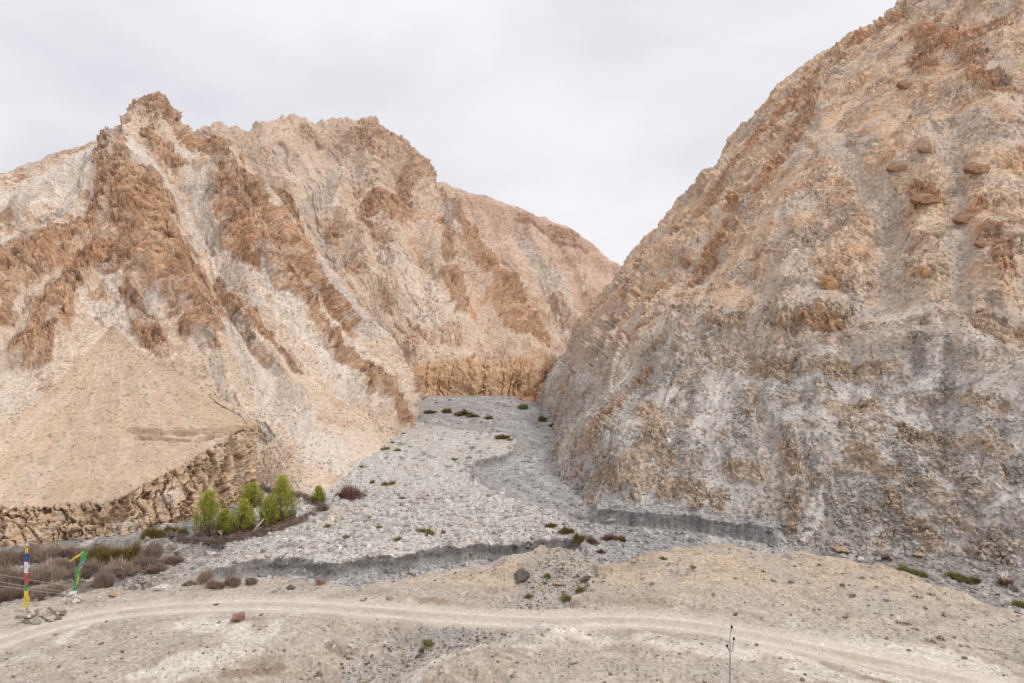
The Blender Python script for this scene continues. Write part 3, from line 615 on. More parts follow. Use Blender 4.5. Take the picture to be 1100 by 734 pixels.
fore_px2 = [(648, 608), (700, 603), (760, 597), (830, 600), (900, 607), (960, 619), (1020, 633), (1100, 655), (1250, 700), (1500, 760)]
fore = [gp(u, v+(5 if 200 < u < 590 else 0), 1.1+ (0.3 if 600 < u < 900 else 0)-(1.0 if u < 330 else 0)) for u, v in fore_px+fore_px2]
fore += [(140, 30), (140, 5), (-140, 5), (-140, 30)]
ctl = [gz(*p) for p in [(-200, 760, 0), (0, 720, .1), (0, 655, -.3), (80, 645, -.25), (150, 640, -.1), (150, 700, .3), (250, 636, .0), (300, 690, .55), (230, 734, .5), (400, 705, -.45), (360, 734, -.6), (450, 640, .55), (380, 624, .3), (470, 655, .25),
     (500, 618, .9), (560, 606, 1.3), (605, 600, 1.5), (560, 640, .2), (600, 655, -.15), (622, 618, .5), (590, 672, .7), (640, 690, .2), (660, 640, .9), (700, 606, 1.45), (760, 601, 1.75), (720, 640, 1.0), (850, 606, 1.45), (900, 640, .8),
     (1000, 634, .75), (1100, 660, .2), (1000, 680, .2), (1100, 720, 0), (850, 690, .15), (700, 700, .5), (780, 725, .3), (505, 718, .8), (440, 720, -.2), (900, 734, .1), (1300, 780, 0), (550, 1000, 0), (0, 1000, 0), (1100, 1000, 0), (250, 664, .25), (350, 670, .3)]]
ctl += [(-140, 30, 0), (140, 30, 0), (-140, 5, 0), (140, 5, 0), (-60, 56, -.2), (75, 50, 0)]
ct = np.array(ctl)
def tpsk(r2): return np.where(r2 > 1e-9, r2*np.log(r2+1e-12), 0)
n = len(ct); K = tpsk(((ct[:, None, :2]-ct[None, :, :2])**2).sum(2))+np.eye(n)*8.0
Pm = np.hstack([np.ones((n, 1)), ct[:, :2]]); LL = np.block([[K, Pm], [Pm.T, np.zeros((3, 3))]])
sol = np.linalg.solve(LL, np.concatenate([ct[:, 2], np.zeros(3)]))
def zfore(X, Y):
    o = sol[n]+sol[n+1]*X+sol[n+2]*Y
    for i in range(n): o = o+sol[i]*tpsk((X-ct[i, 0])**2+(Y-ct[i, 1])**2)
    return o
road_pts = [gz(u, v, .1)[:2] for u, v in [(-300, 790), (-120, 722), (-40, 697), (0, 686), (60, 668), (130, 656), (200, 651), (300, 651), (400, 658), (500, 666), (580, 671), (650, 672), (720, 676), (800, 685), (880, 698), (960, 713), (1040, 730), (1130, 752), (1300, 800)]]
def dense(pts, k=12):
    p = np.array(pts); W, _ = crw(len(p), len(p)*k); return W@p
road_c = dense(road_pts, 6)
# distances by sampled centreline
road_z = zfore(road_c[:, 0], road_c[:, 1]); road_z = np.convolve(np.pad(road_z, 6, mode='edge'), np.ones(13)/13, 'valid')

WASH = [(2.6, [(612, 612), (595, 640), (560, 655)]), (2.4, [(540, 676), (470, 690), (420, 700), (370, 725), (330, 760)]), (1.6, [(480, 680), (420, 684)])]
WASH_PX = WASH
WASH = [(r_, [np.array(gz(u, v, .2)[:2]) for u, v in q_]) for r_, q_ in WASH]
def MND(t): return gz(*t)
def floor_height(X, Y):
    """returns z and the masks used for colour"""
    P = np.stack([X, Y], 1)
    nz = fbm(X/3, Y/3, X*0, 3); nf = fbm(X/.7, Y/.7, X*0+2, 3)
    z = zc(Y).astype(f32)
    s1 = sdf(X, Y, T1)+.8*fbm(X/4, Y/4, X*0+1, 3); s2 = sdf(X, Y, T2)+.6*nz; s3 = sdf(X, Y, T3)+.45*nz+.15*nf
    t1 = sst(-.3, .3, s1)*.78+sst(-1.8, .1, s1)*.22
    t2 = sst(-.3, .5, s2); t3 = sst(-.25, .4, s3)*.85+sst(-1.4, 0, s3)*.15
    h1 = np.interp(Y, [50, 62, 90, 110, 160], [1.75, 1.75, 1.6, 1.3, .8])
    z = z+np.maximum(t1*h1*(.45+.55*sst(-30, -20, X))*(1+.12*fbm(X/1.2, Y/1.2, t1*3, 3)), np.maximum(t2*.6, t3*1.7))
    qc = gz(834, 583, 0); cone = np.clip(1-np.hypot(X-qc[0]+.4, (Y-qc[1]-1.2)*.9)/2.8-.12*nz, 0, 1); z = z+2.0*cone*(1-t3*.9)
    # braided relief
    br = ridged(X/6+.4*nz, Y/14, X*0+5, 3)
    z += .26*br+.12*nz+.07*nf*(1-3.6*t1*(1-t1))*(1-3.6*t3*(1-t3))
    sf = sdf(X, Y, fore)+.5*nz
    tf = sst(-.8, .5, sf)
    zf = zfore(X, Y)+.16*ridged(X/5+.3*nz, Y/2.6, X*0+77, 3)+.14*nz+.16*fbm(X/8, Y/8, X*0+9, 2)
    P2 = np.stack([X, Y], 1); wd = fbm(X/2, Y/2, X*0+31, 4)
    for rr, pp in WASH: zf = zf-.38*sst(1.15, .85, dist_poly(P2, pp)/rr+wd*.7)
    for (mu, mv, mz, mr_, mh) in [(590, 690, .4, 2.2, .75), (515, 722, .4, 2.6, .7), (560, 612, 1.2, 2.0, .35), (610, 604, 1.4, 1.3, .3), (330, 700, .3, 2.6, .3), (690, 690, .4, 2.5, .25), (215, 720, .3, 3, .35)]:
        q = MND((mu, mv, mz)); dd = np.hypot((X-q[0])/1.7, Y-q[1])/mr_+.35*wd; zf = zf+mh*sst(1.1, .25, dd)
    # road bench
    dr = np.full(len(X), 1e9, f32); zr = np.zeros(len(X), f32); side = np.zeros(len(X), f32)
    near = np.where(sf > -3)[0]
    for i in range(len(road_c)-1):
        a = road_c[i]; b = road_c[i+1]; ab = b-a; L2 = ab@ab
        k = near[(np.abs(X[near]-a[0]) < 9)]
        t = np.clip(((X[k]-a[0])*ab[0]+(Y[k]-a[1])*ab[1])/L2, 0, 1)
        qx = X[k]-a[0]-t*ab[0]; qy = Y[k]-a[1]-t*ab[1]; d = np.hypot(qx, qy)
        m = d < dr[k]; kk = k[m]; dr[kk] = d[m]; zr[kk] = (road_z[i]+(road_z[i+1]-road_z[i])*t)[m]
        side[kk] = np.sign(qy)[m]
    tr = sst(3.2, 1.7, dr)
    zf = zf+(zr-zf)*tr
    ru = np.exp(-((dr-.8)/.22)**2)*tr
    zf = zf-.09*ru+.10*np.exp(-((dr-1.9+.3*nz)/.3)**2)
    lump = sst(.1, .5, fbm(X/1.6, Y/1.6, X*0+20, 3))*(1-tr)
    zf = zf+.10*lump+.03*nf*(1-.8*tr)
    z = z+(zf-z)*tf
    return z, dict(cone=cone, s1=s1, t1=t1, t2=t2, t3=t3, s3=s3, sf=sf, tf=tf, dr=dr, ru=ru, nz=nz, nf=nf, br=br, lump=lump, side=side)

us = np.concatenate([np.linspace(-700, -40, 90, endpoint=False), np.linspace(-40, 1140, 1300), np.linspace(1140, 1900, 90)[1:]])
vs = np.concatenate([[4000, 2400, 1600, 1200, 1000, 900, 840], np.linspace(800, 640, 230, endpoint=False), np.linspace(640, 540, 440, endpoint=False), np.linspace(540, 424, 230), [420, 412, 404]])
Yr = []
for v in vs:
    Y = 60.0
    for _ in range(40): Y = .5*Y+.5*(CH-zc(Y)-.3)*F/(v-CY)
    Yr.append(Y)
Yr = np.array(Yr); Ug, Yg = np.meshgrid(us, Yr)
Xg = ((Ug-CX)/F*Yg).ravel().astype(f32); Yg = Yg.ravel().astype(f32)
Zg, mk = floor_height(Xg, Yg)
NR, NC = len(Yr), len(us)
def gstroke(lst, wamp=.7, zz=.2):
    m = np.zeros(len(Xg), f32); P = np.stack([Xg, Yg], 1); w = fbm(Xg/2, Yg/2, Xg*0+31, 4)
    for r, pts in lst:
        q = [np.array(gz(u, v, zz)[:2]) for u, v in pts]
        k = np.where((np.abs(Xg-np.mean([a[0] for a in q])) < 30))[0]
        d = dist_poly(P[k], q)/r+w[k]*wamp; m[k] = np.maximum(m[k], sst(1.3, .5, d))
    return m
zz2 = Zg.reshape(NR, NC); X2 = Xg.reshape(NR, NC); Y2 = Yg.reshape(NR, NC)
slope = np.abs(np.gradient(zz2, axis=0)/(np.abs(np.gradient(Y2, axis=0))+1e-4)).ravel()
GRV = lin(206, 200, 194, KA); GRV2 = lin(188, 185, 183, KA); LG = lin(212, 207, 202, KA)
tiny = fbm(Xg/.35, Yg/.35, Zg/.3+40, 3, .7)*(1-.85*np.clip(sst(.55, 1.2, slope), 0, 1)*(1-mk['tf']))
c = np.broadcast_to(GRV2, (len(Xg), 3)).astype(f32).copy()
c = mixc(c, GRV, mk['t1']); c = mixc(c, LG, mk['t1']*sst(-.2, .6, fbm(Xg/6, Yg/9, Xg*0+3, 3))*.7)
c = mixc(c, lin(206, 190, 172, KA), mk['t1']*sst(.1, .6, fbm(Xg/4+9, Yg/5, Xg*0+3, 3))*.5)
c = mixc(c, lin(150, 146, 144, KA), (1-mk['t1'])*sst(.0, .5, mk['br'])*.35)
left = sst(-22, -34, Xg)*sst(72, 62, Yg)
c = mixc(c, lin(132, 112, 98, KA), left*.75)
rightlow = sst(24, 34, Xg)*sst(70, 62, Yg)
c = mixc(c, lin(150, 140, 132, KA), rightlow*.5)
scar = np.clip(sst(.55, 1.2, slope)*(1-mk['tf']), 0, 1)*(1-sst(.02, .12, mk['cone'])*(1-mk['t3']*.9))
c = mixc(c, lin(146, 142, 140, KA), sst(.05, .5, fbm(mk['s1']/.9, Yg/12, Xg/16, 4, .6))*.5*(1-mk['t1']))
c = mixc(c, lin(226, 220, 214, KA), sst(.1, .5, fbm(mk['s1']/1.1+9, Yg/12, Xg/16, 4, .6))*.5*(1-scar)*(1-mk['t3']))
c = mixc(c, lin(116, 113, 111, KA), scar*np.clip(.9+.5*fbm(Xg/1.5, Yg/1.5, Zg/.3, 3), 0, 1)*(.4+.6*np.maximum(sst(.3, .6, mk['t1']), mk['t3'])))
c *= (1+.24*tiny+.14*mk['nf'])[:, None]*.96
# foreground silt
fc = np.broadcast_to(lin(205, 192, 177, KA), (len(Xg), 3)).astype(f32).copy()
fc = mixc(fc, lin(212, 190, 164, KA), sst(48, 56, Yg)*sst(-10, 0, Xg)*.8)
fc = mixc(fc, lin(184, 168, 152, KA), sst(.0, .5, fbm(Xg/4, Yg/2, Xg*0+50, 5, .6))*.7)
fc = mixc(fc, lin(168, 150, 132, KA), sst(.12, .5, slope)*.5)
wash = gstroke(WASH_PX)
lite = gstroke([(1.3, [(215, 668), (255, 682), (275, 700), (240, 720), (180, 734)]), (1.2, [(700, 695), (740, 700), (800, 705)]), (1.0, [(600, 700), (540, 705), (440, 722)]), (1.4, [(860, 682), (960, 697), (1040, 712), (1080, 734)]), (1.0, [(860, 720), (930, 734)]), (1.2, [(550, 692), (640, 694)]), (.7, [(640, 676), (600, 690), (540, 700), (480, 716), (420, 740)]), (.6, [(340, 655), (300, 668), (290, 690), (250, 712), (150, 734)]), (.5, [(90, 668), (60, 690), (0, 715)]), (.6, [(780, 690), (860, 708), (960, 728), (1020, 745)]), (.5, [(820, 694), (900, 712), (990, 734)])])
drk = gstroke([(.45, [(855, 700), (900, 716), (950, 730)]), (.4, [(455, 648), (500, 652), (512, 655)]), (.4, [(355, 698), (380, 690)]), (.5, [(1075, 700), (1110, 712)]), (.5, [(700, 682), (730, 690)]), (.5, [(250, 734), (300, 718)])], .9)
wash *= (mk['dr'] > 1.9)
fc = mixc(fc, lin(184, 178, 172, KA), wash*.9)
fc = mixc(fc, lin(232, 222, 209, KA), lite*.9*(1-.8*wash))
fc = mixc(fc, lin(150, 130, 108, KA), drk*.7)
fc = mixc(fc, lin(172, 156, 138, KA), sst(.0, -.5, ridged(Xg/5+.3*mk['nz'], Yg/2.6, Xg*0+77, 3))*.45)
fc = mixc(fc, lin(190, 180, 170, KA), sst(-.1, .4, fbm(Xg/5+8, Yg/3, Xg*0+70, 4))*.6)
fc *= (1+.16*tiny+.10*mk['nf']+.10*wash*tiny)[:, None]
spk = sst(.5, .62, fbm(Xg/.25, Yg/.25, Xg*0+60, 2)); fc = mixc(fc, lin(140, 122, 106, KA), spk*.55*(1-lite))
rc = np.broadcast_to(lin(226, 214, 199, KA), (len(Xg), 3)).astype(f32).copy()
rc = mixc(rc, lin(204, 190, 172, KA), np.clip(np.exp(-((mk['dr']-.05)/.25)**2)*.55+.4*sst(.0, .6, mk['nz']), 0, 1)); rc = mixc(rc, lin(238, 229, 216, KA), mk['ru']*.85)
rc *= (1+.08*tiny)[:, None]
fc = fc+(rc-fc)*(sst(2.3, 1.1, mk['dr']+.5*mk['nz']+.35*mk['nf'])*(.62+.2*mk['ru']))[:, None]
lm = (fc@np.array([.3, .55, .15], f32))[:, None]; fc = (lm+(fc-lm)*.98)*.93
c = c+(fc-c)*sst(.15, .8, mk['tf'])[:, None]
c = np.clip(c, .02, .9)
idx = np.arange(NR*NC, dtype=np.int32).reshape(NR, NC)
Q = np.stack([idx[:-1, :-1], idx[1:, :-1], idx[1:, 1:], idx[:-1, 1:]], -1).reshape(-1, 4)
Q = Q[:, ::-1]
def fm(a): return a[Q].mean(1)
isroad = fm(mk['dr']) < 1.65; isfore = fm(mk['tf']) > .45; ister = (fm(mk['t1']) > .9)
V = np.stack([Xg, Yg, Zg], 1)
def sub(name, m, mat):
    q = Q[m]; used, inv = np.unique(q, return_inverse=True)
    return struct(mesh_from(name, V[used], inv.reshape(-1, 4), mat, c[used]))
rd = isroad & isfore
o = sub('dirt_road', rd, M_road); o['label'] = 'pale dusty vehicle track crossing the silt flat'; o['category'] = 'road'
o = sub('ground', isfore & ~rd, M_sand); o['label'] = 'sandy silt flat with low mounds in the foreground'; o['category'] = 'ground'
o = sub('gravel_terrace', ister & ~isfore, M_gravel); o['label'] = 'light gravel terrace ending in a dark cut edge'; o['category'] = 'gravel'
o = sub('riverbed', ~isfore & ~ister, M_gravel); o['label'] = 'dry grey gravel riverbed winding up the valley'; o['category'] = 'riverbed'

def zat(X, Y):
    z, _ = floor_height(np.array([X, X], f32), np.array([Y, Y], f32)); return float(z[0])
def on(u, v):                                        # floor point under survey mark (u,v), with true height
    Y = 60.0
    Ys = np.linspace(30, 230, 900).astype(f32); Xs = ((u-CX)/F*Ys).astype(f32)
    z, _ = floor_height(Xs, Ys); pv = CY-F*(z-CH)/Ys
    k = np.argmin(np.abs(pv-v)); return Vector((float(Xs[k]), float(Ys[k]), float(z[k])))
from mathutils import Vector

# ------------------------------------------------------------------ loose gravel and scree (uncountable)
def pick(mask, n, seed):
    r = np.random.default_rng(seed); w = np.maximum(mask, 0).astype(np.float64); w /= w.sum()
    return r.choice(len(mask), n, p=w)
area = Yg**1.2
inview = (np.abs(Xg/Yg) < .95) & (Yg < 190) & (Yg > 34)
colA = np.array([lin(218, 213, 208, KA), lin(186, 180, 176, KA), lin(160, 154, 151, KA), lin(206, 194, 178, KA), lin(130, 124, 120, KA)])
k = pick((~(mk['tf'] > .3)) & inview & (slope < 3), 46000, 11)
sz = (.05+.30*np.random.default_rng(2).random(len(k))**9)*(1+Yg[k]/90)
jit = np.random.default_rng(3).normal(0, .12, (len(k), 2))
P = V[k].copy(); P[:, :2] += jit
o = stones('river_stones', P, sz*.95, (.75*c[k]+.25*colA[np.random.default_rng(5).integers(0, 5, len(k))])*np.random.default_rng(6).uniform(.72, 1.15, (len(k), 1)), M_stone, seed=4)
tag(o, 'countless small grey stones strewn over the dry riverbed', 'river stones', kind='stuff')
w = (mk['tf'] > .8) & inview & (mk['dr'] > 1.7)
w = w*(.12+2.5*wash+.5*mk['lump'])
k = pick(w, 9000, 12); sz = .03+.13*np.random.default_rng(2).random(len(k))**4; P = V[k].copy(); P[:, :2] += np.random.default_rng(3).normal(0, .1, (len(k), 2))
colB = np.array([lin(190, 174, 156, KA), lin(160, 142, 124, KA), lin(206, 198, 188, KA), lin(130, 114, 100, KA)])
o = stones('pebbles', P, sz*1.3, colB[np.random.default_rng(5).integers(0, 4, len(k))], M_stone, seed=5)
tag(o, 'small pebbles scattered on the sandy foreground beside the track', 'pebbles', kind='stuff')

def scree(s, name, n, smin, smax, w, cols, label, seed):
    k = pick(w, n, seed); r = np.random.default_rng(seed)
    sz = smin+(smax-smin)*r.random(n)**7*np.clip(.35+(s.V[k, 2]-8)/26, .35, 1)
    cc = s.col[k]*.85+.15*cols[r.integers(0, len(cols), n)]
    o = stones(name, s.V[k]+r.normal(0, .06, (n, 3)), sz, cc*r.uniform(.7, 1.12, (n, 1)), M_stone, seed=seed)
    tag(o, label, 'scree', kind='stuff'); return o
def vis(s):
    a = np.abs(s.V[:, 0]/s.V[:, 1]) < .85; b = (s.V[:, 2] > zc(s.V[:, 1])) & ((s.V[:, 2]-CH)/s.V[:, 1] < .6); return a & b
cR = np.array([lin(190, 160, 130, KA), lin(150, 118, 92, KA), lin(200, 190, 180, KA), lin(120, 104, 92, KA)])
x, y, z = RM.V.T
wR = vis(RM)*(.3+sst(-.1, .5, fbm(x/6, y/6, z/6, 3))*1.2)
scree(RM, 'scree', 24000, .10, .95, wR, cR, 'angular rubble lying all over the steep right mountainside', 21)
x, y, z = A.V.T
scree(A, 'scree', 14000, .13, .55, vis(A)*(.25+sst(0, .5, fbm(x/7, y/7, z/7, 3))), cR, 'loose stones on the slope of the left mountain', 22)
scree(FN, 'scree', 5000, .08, .34, vis(FN)*1.0, cR, 'small dark stones dotting the smooth sandy apron above the bluff', 23)

# ------------------------------------------------------------------ boulders (individual)
def boulder_mesh(name, seed, tint, elong=(1, 1, 1), sub=4, jag=.28):
    import bmesh
    bm = bmesh.new(); bmesh.ops.create_icosphere(bm, subdivisions=sub, radius=.5)
    co = np.array([v.co[:] for v in bm.verts])
    r = np.random.default_rng(seed)
    for _ in range(13):                             # shear planes give flat facets
        nrm = r.normal(size=3); nrm /= np.linalg.norm(nrm); d = r.uniform(.14, .33)
        e = co@nrm-d; co = co-np.maximum(e, 0)[:, None]*nrm
    fh, _ = facet((co[:, 0]*3.1+seed).astype(f32), (co[:, 1]*3.1).astype(f32), (co[:, 2]*3.1).astype(f32)); co = co*(1.15+jag*fbm(co[:, 0]*2.5+seed, co[:, 1]*2.5, co[:, 2]*2.5, 3)[:, None]*.5+.28*fh[:, None])
    co = co*np.array(elong)
    for v, q in zip(bm.verts, co): v.co = q
    me = bpy.data.meshes.new(name); bm.to_mesh(me); bm.free()
    at = me.attributes.new('tint', 'FLOAT_COLOR', 'POINT')
    cl = np.ones((len(co), 4), f32); cl[:, :3] = tint*(1+.25*fbm(co[:, 0]*3, co[:, 1]*3, co[:, 2]*3+seed, 3))[:, None]
    at.data.foreach_set('color', cl.ravel()); me.materials.append(M_stone)
    return me
def put_boulder(pos, size, me, label, rz=0, group=None, sink=.25, name='boulder'):
    o = bpy.data.objects.new(name, me); C.objects.link(o)
    o.scale = (size,)*3; o.rotation_euler = (0, 0, rz); o.location = Vector(pos)+Vector((0, 0, size*(.3-sink)))
    tag(o, label, 'boulder', group); return o
GB = boulder_mesh('grey_boulder', 3, lin(160, 148, 138, KA), (1.2, .9, .7)); RB = boulder_mesh('red_boulder', 5, lin(150, 120, 104, KA), (1.5, 1, .75))
TB = boulder_mesh('tan_boulder', 8, lin(184, 160, 134, KA), (1.2, 1, .7)); WB = boulder_mesh('white_boulder', 9, lin(206, 198, 190, KA), (1.3, .9, .65)); DB = boulder_mesh('dark_boulder', 14, lin(108, 98, 92, KA), (1.3, .9, .7))
for (u, v, s_, me, lab) in [
    (257, 667, 1.35, RB, 'reddish brown boulder lying on the silt below the track at left'),
    (231, 650, .4, DB, 'small dark stone on the lower edge of the track, left of the reddish boulder'),
    (280, 661, .3, DB, 'small dark stone just right of the reddish brown boulder'),
    (345, 628, 1.0, RB, 'rusty slab-like rock at the foot of the dark gravel bank'),
    (313, 632, .7, DB, 'dark flat rock left of the rusty slab on the silt edge'),
    (295, 636, .6, GB, 'grey rock left of the dark flat rock at the silt edge'),
    (420, 643, .6, GB, 'lone grey stone on the smooth slope above the track'),
    (390, 645, .4, TB, 'small tan stone left of the lone grey stone above the track'),
    (563, 622, 1.5, DB, 'dark weathered boulder at the top of the gravel wash'),
    (600, 628, .8, TB, 'tan rock in the middle of the gravel wash'),
    (628, 624, 1.0, DB, 'dark brown rock at the right edge of the gravel wash'),
    (605, 646, .6, GB, 'flat grey stone lower in the gravel wash'),
    (448, 706, .5, DB, 'dark stone in the grey wash below the track'),
    (378, 696, .6, WB, 'pale blocks at the head of the lower wash by the small cut bank'),
    (393, 713, .4, DB, 'little dark stone in the lowest part of the wash'),
    (666, 617, .35, DB, 'tiny dark stone at the upper left of the smooth sandy mound'),
    (790, 661, .4, DB, 'round dark stone above the track, right over the metal pole'),
    (848, 599, .9, WB, 'white rock standing out on the far side of the sandy crest'),
    (880, 608, .4, DB, 'small dark stone on the sandy slope below the white rock'),
    (905, 593, 1.9, TB, 'large tan boulder in the rubble at the foot of the right mountain'),
    (925, 603, 1.3, WB, 'whitish boulder beside the large tan boulder in the rubble'),
    (945, 597, 1.5, GB, 'grey boulder between whitish boulder and green shrub in the rubble'),
    (985, 598, 1.4, TB, 'tan boulder above the dark green shrub at the foot of the cliff'),
    (1005, 606, 1.1, WB, 'whitish boulder right of the tan one in the rubble'),
    (1055, 612, 1.2, GB, 'grey boulder near the right end of the rubble'),
    (1078, 620, 1.4, WB, 'pale boulder at the far right of the rubble'),
    (1090, 636, .9, DB, 'dark boulder in the rubble at the right picture edge'),
    (894, 613, .8, WB, 'small pale boulder in front of the large tan boulder'),
    (629, 556, .5, WB, 'white cobble in the channel in front of the dark right bank'),
    (657, 562, .7, WB, 'upright white stone in the channel below the dark right bank'),
    (150, 628, 2.0, GB, 'big grey rock pile block between brown brush and the track'),
    (175, 633, 1.2, WB, 'pale rock right of the big grey block beside the track'),
    (125, 640, 1.0, TB, 'tan rock left of the big grey block beside the track'),
    (205, 628, 1.0, DB, 'dark rock at the left end of the long cut bank')]:
    put_boulder(on(u, v), s_, me, lab, rz=(u*7) % 6)
def on_hill(s, u, v):
    pu = CX+F*s.V[::3, 0]/s.V[::3, 1]; pv = CY-F*(s.V[::3, 2]-CH)/s.V[::3, 1]
    d2 = (pu-u)**2+(pv-v)**2; d2 = np.where(d2 < max(4.0, d2.min()), s.V[::3, 1], 1e9); i = np.argmin(d2); return Vector([float(q) for q in s.V[::3][i]])
OB = boulder_mesh('rust_boulder', 22, lin(164, 130, 104, KA), (1.5, 1, .7)); OC = boulder_mesh('ochre_boulder', 25, lin(186, 148, 110, KA), (1.3, 1, .9))
for (u, v, s_, me, lab) in [
    (998, 211, 3.0, OB, 'wide brown ledge rock high on the right mountain'),
    (1042, 232, 2.8, OB, 'slanting brown rock right of the wide ledge rock'),
    (893, 301, 2.6, OC, 'ochre boulder bulging from the middle of the right mountain'),
    (966, 178, 2.4, OB, 'brown rock block upper left of the wide ledge rock'),
    (975, 90, 2.6, OB, 'brown block near the top of the right mountain'),
    (1055, 178, 2.8, OB, 'dark capped brown rock near the right edge high up'),
    (995, 160, 1.6, OB, 'small brown rock above the wide ledge rock'),
    (992, 288, 1.8, OC, 'small ochre knob right of the bulging ochre boulder'),
    (1056, 262, 1.6, OB, 'rust knob below the slanting brown rock')]:
    p = on_hill(RM, u, v); o = put_boulder(p, s_*.9, me, lab, rz=.3, sink=.42)
    o.rotation_euler = (.6, .15*math.sin(u), .25*math.cos(u)); 

# ------------------------------------------------------------------ vegetation
def mat_leaf(name, c0, c1):
    m = bpy.data.materials.new(name); m.use_nodes = True; nt = m.node_tree; N = nt.nodes; L = nt.links
    b = N['Principled BSDF']; b.inputs['Roughness'].default_value = .8; b.inputs['Specular IOR Level'].default_value = .2
    a = N.new('ShaderNodeAttribute'); a.attribute_name = 'tint'
    mx = N.new('ShaderNodeMix'); mx.data_type = 'RGBA'; mx.inputs[6].default_value = (*c0, 1); mx.inputs[7].default_value = (*c1, 1)
    L.new(a.outputs['Fac'], mx.inputs[0]); L.new(mx.outputs[2], b.inputs['Base Color'])
    return m
L_green = mat_leaf('fresh_leaves', lin(70, 78, 28), lin(186, 186, 84))
L_tuft = mat_leaf('tuft_leaves', lin(84, 80, 52), lin(160, 156, 98))
L_olive = mat_leaf('olive_leaves', lin(80, 72, 40), lin(146, 128, 76))
L_brush = mat_leaf('bare_twigs', lin(84, 68, 62), lin(176, 154, 140))
L_pale = mat_leaf('pale_twigs', lin(112, 94, 86), lin(200, 178, 160))
L_red = mat_leaf('reddish_twigs', lin(92, 68, 58), lin(150, 118, 100))
L_dry = mat_leaf('dry_stems', lin(70, 60, 48), lin(130, 112, 88))
M_bark = mat_plain('grey_bark', lin(120, 96, 78), .25, 6)
M_paleb = mat_plain('pale_bark', lin(206, 188, 164), .12, 6)

def blades(base, dirs, length, width, r):
    """tapered triangles"""
    n = len(base); side = np.cross(dirs, r.normal(size=(n, 3))); side /= np.linalg.norm(side, axis=1)[:, None]+1e-9
    V = np.stack([base-side*width[:, None]*.5, base+side*width[:, None]*.5, base+dirs*length[:, None]], 1).reshape(-1, 3)
    return V
def tri_obj(name, V, tint, mat, parent=None):
    n = len(V)//3; Fq = np.arange(n*3, dtype=np.int32).reshape(-1, 3)
    col = np.repeat(np.clip(tint, 0, 1)[:, None]*np.ones((1, 3)), 3, 0)
    return mesh_from(name, V, Fq, mat, col, smooth=False, tri=True, parent=parent)
def tuft_mesh(name, seed, n, h, w, spread, mat, wid=.05):
    r = np.random.default_rng(seed)
    a = r.uniform(0, 2*np.pi, n); rad = w*.5*np.sqrt(r.random(n))
    base = np.stack([rad*np.cos(a), rad*np.sin(a), np.zeros(n)], 1)
    d = np.stack([np.cos(a)*spread*rad/w*2, np.sin(a)*spread*rad/w*2, np.ones(n)], 1)+r.normal(0, .25, (n, 3)); d /= np.linalg.norm(d, axis=1)[:, None]
    t = r.random(n); lob = .55+.45*np.sin(a*3+seed)*np.cos(rad*5/w+seed); dome = (1-.5*(rad/(w*.5))**2)*(.75+.45*np.sin(a*2+seed*1.7)*np.sin(rad/w*9+seed)); base = base+d*(h*.75*t*lob*dome)[:, None]+r.normal(0, .03*w, (n, 3))*[1, 1, .3]
    base[:, :2] *= (.75+.35*np.sin(2*a+seed))[:, None]
    d = d+r.normal(0, .25, (n, 3)); d /= np.linalg.norm(d, axis=1)[:, None]
    V = blades(base, d, h*r.uniform(.25, .6, n)*(.4+.6*dome), wid*r.uniform(.6, 1.5, n), r)
    o = tri_obj(name, V, t*.6+r.uniform(0, .4, n), mat); me = o.data; bpy.data.objects.remove(o); return me
def tube(p, r0, r1, seg=6):
    p = np.array(p, float); n = len(p); V = []; Fq = []
    for i in range(n):
        d = p[min(i+1, n-1)]-p[max(i-1, 0)]; d /= np.linalg.norm(d)+1e-9
        a = np.cross(d, [0.3, .9, .1]); a /= np.linalg.norm(a)+1e-9; b = np.cross(d, a); rr = r0+(r1-r0)*i/(n-1)
        for k in range(seg): t = 2*math.pi*k/seg; V.append(p[i]+rr*(a*math.cos(t)+b*math.sin(t)))
    for i in range(n-1):
        for k in range(seg): Fq.append([i*seg+k, i*seg+(k+1) % seg, (i+1)*seg+(k+1) % seg, (i+1)*seg+k])
    return np.array(V), np.array(Fq)
def join(parts):
    V = []; Fq = []; o = 0
    for v, f in parts: V.append(v); Fq.append(f+o); o += len(v)
    return np.concatenate(V), np.concatenate(Fq)

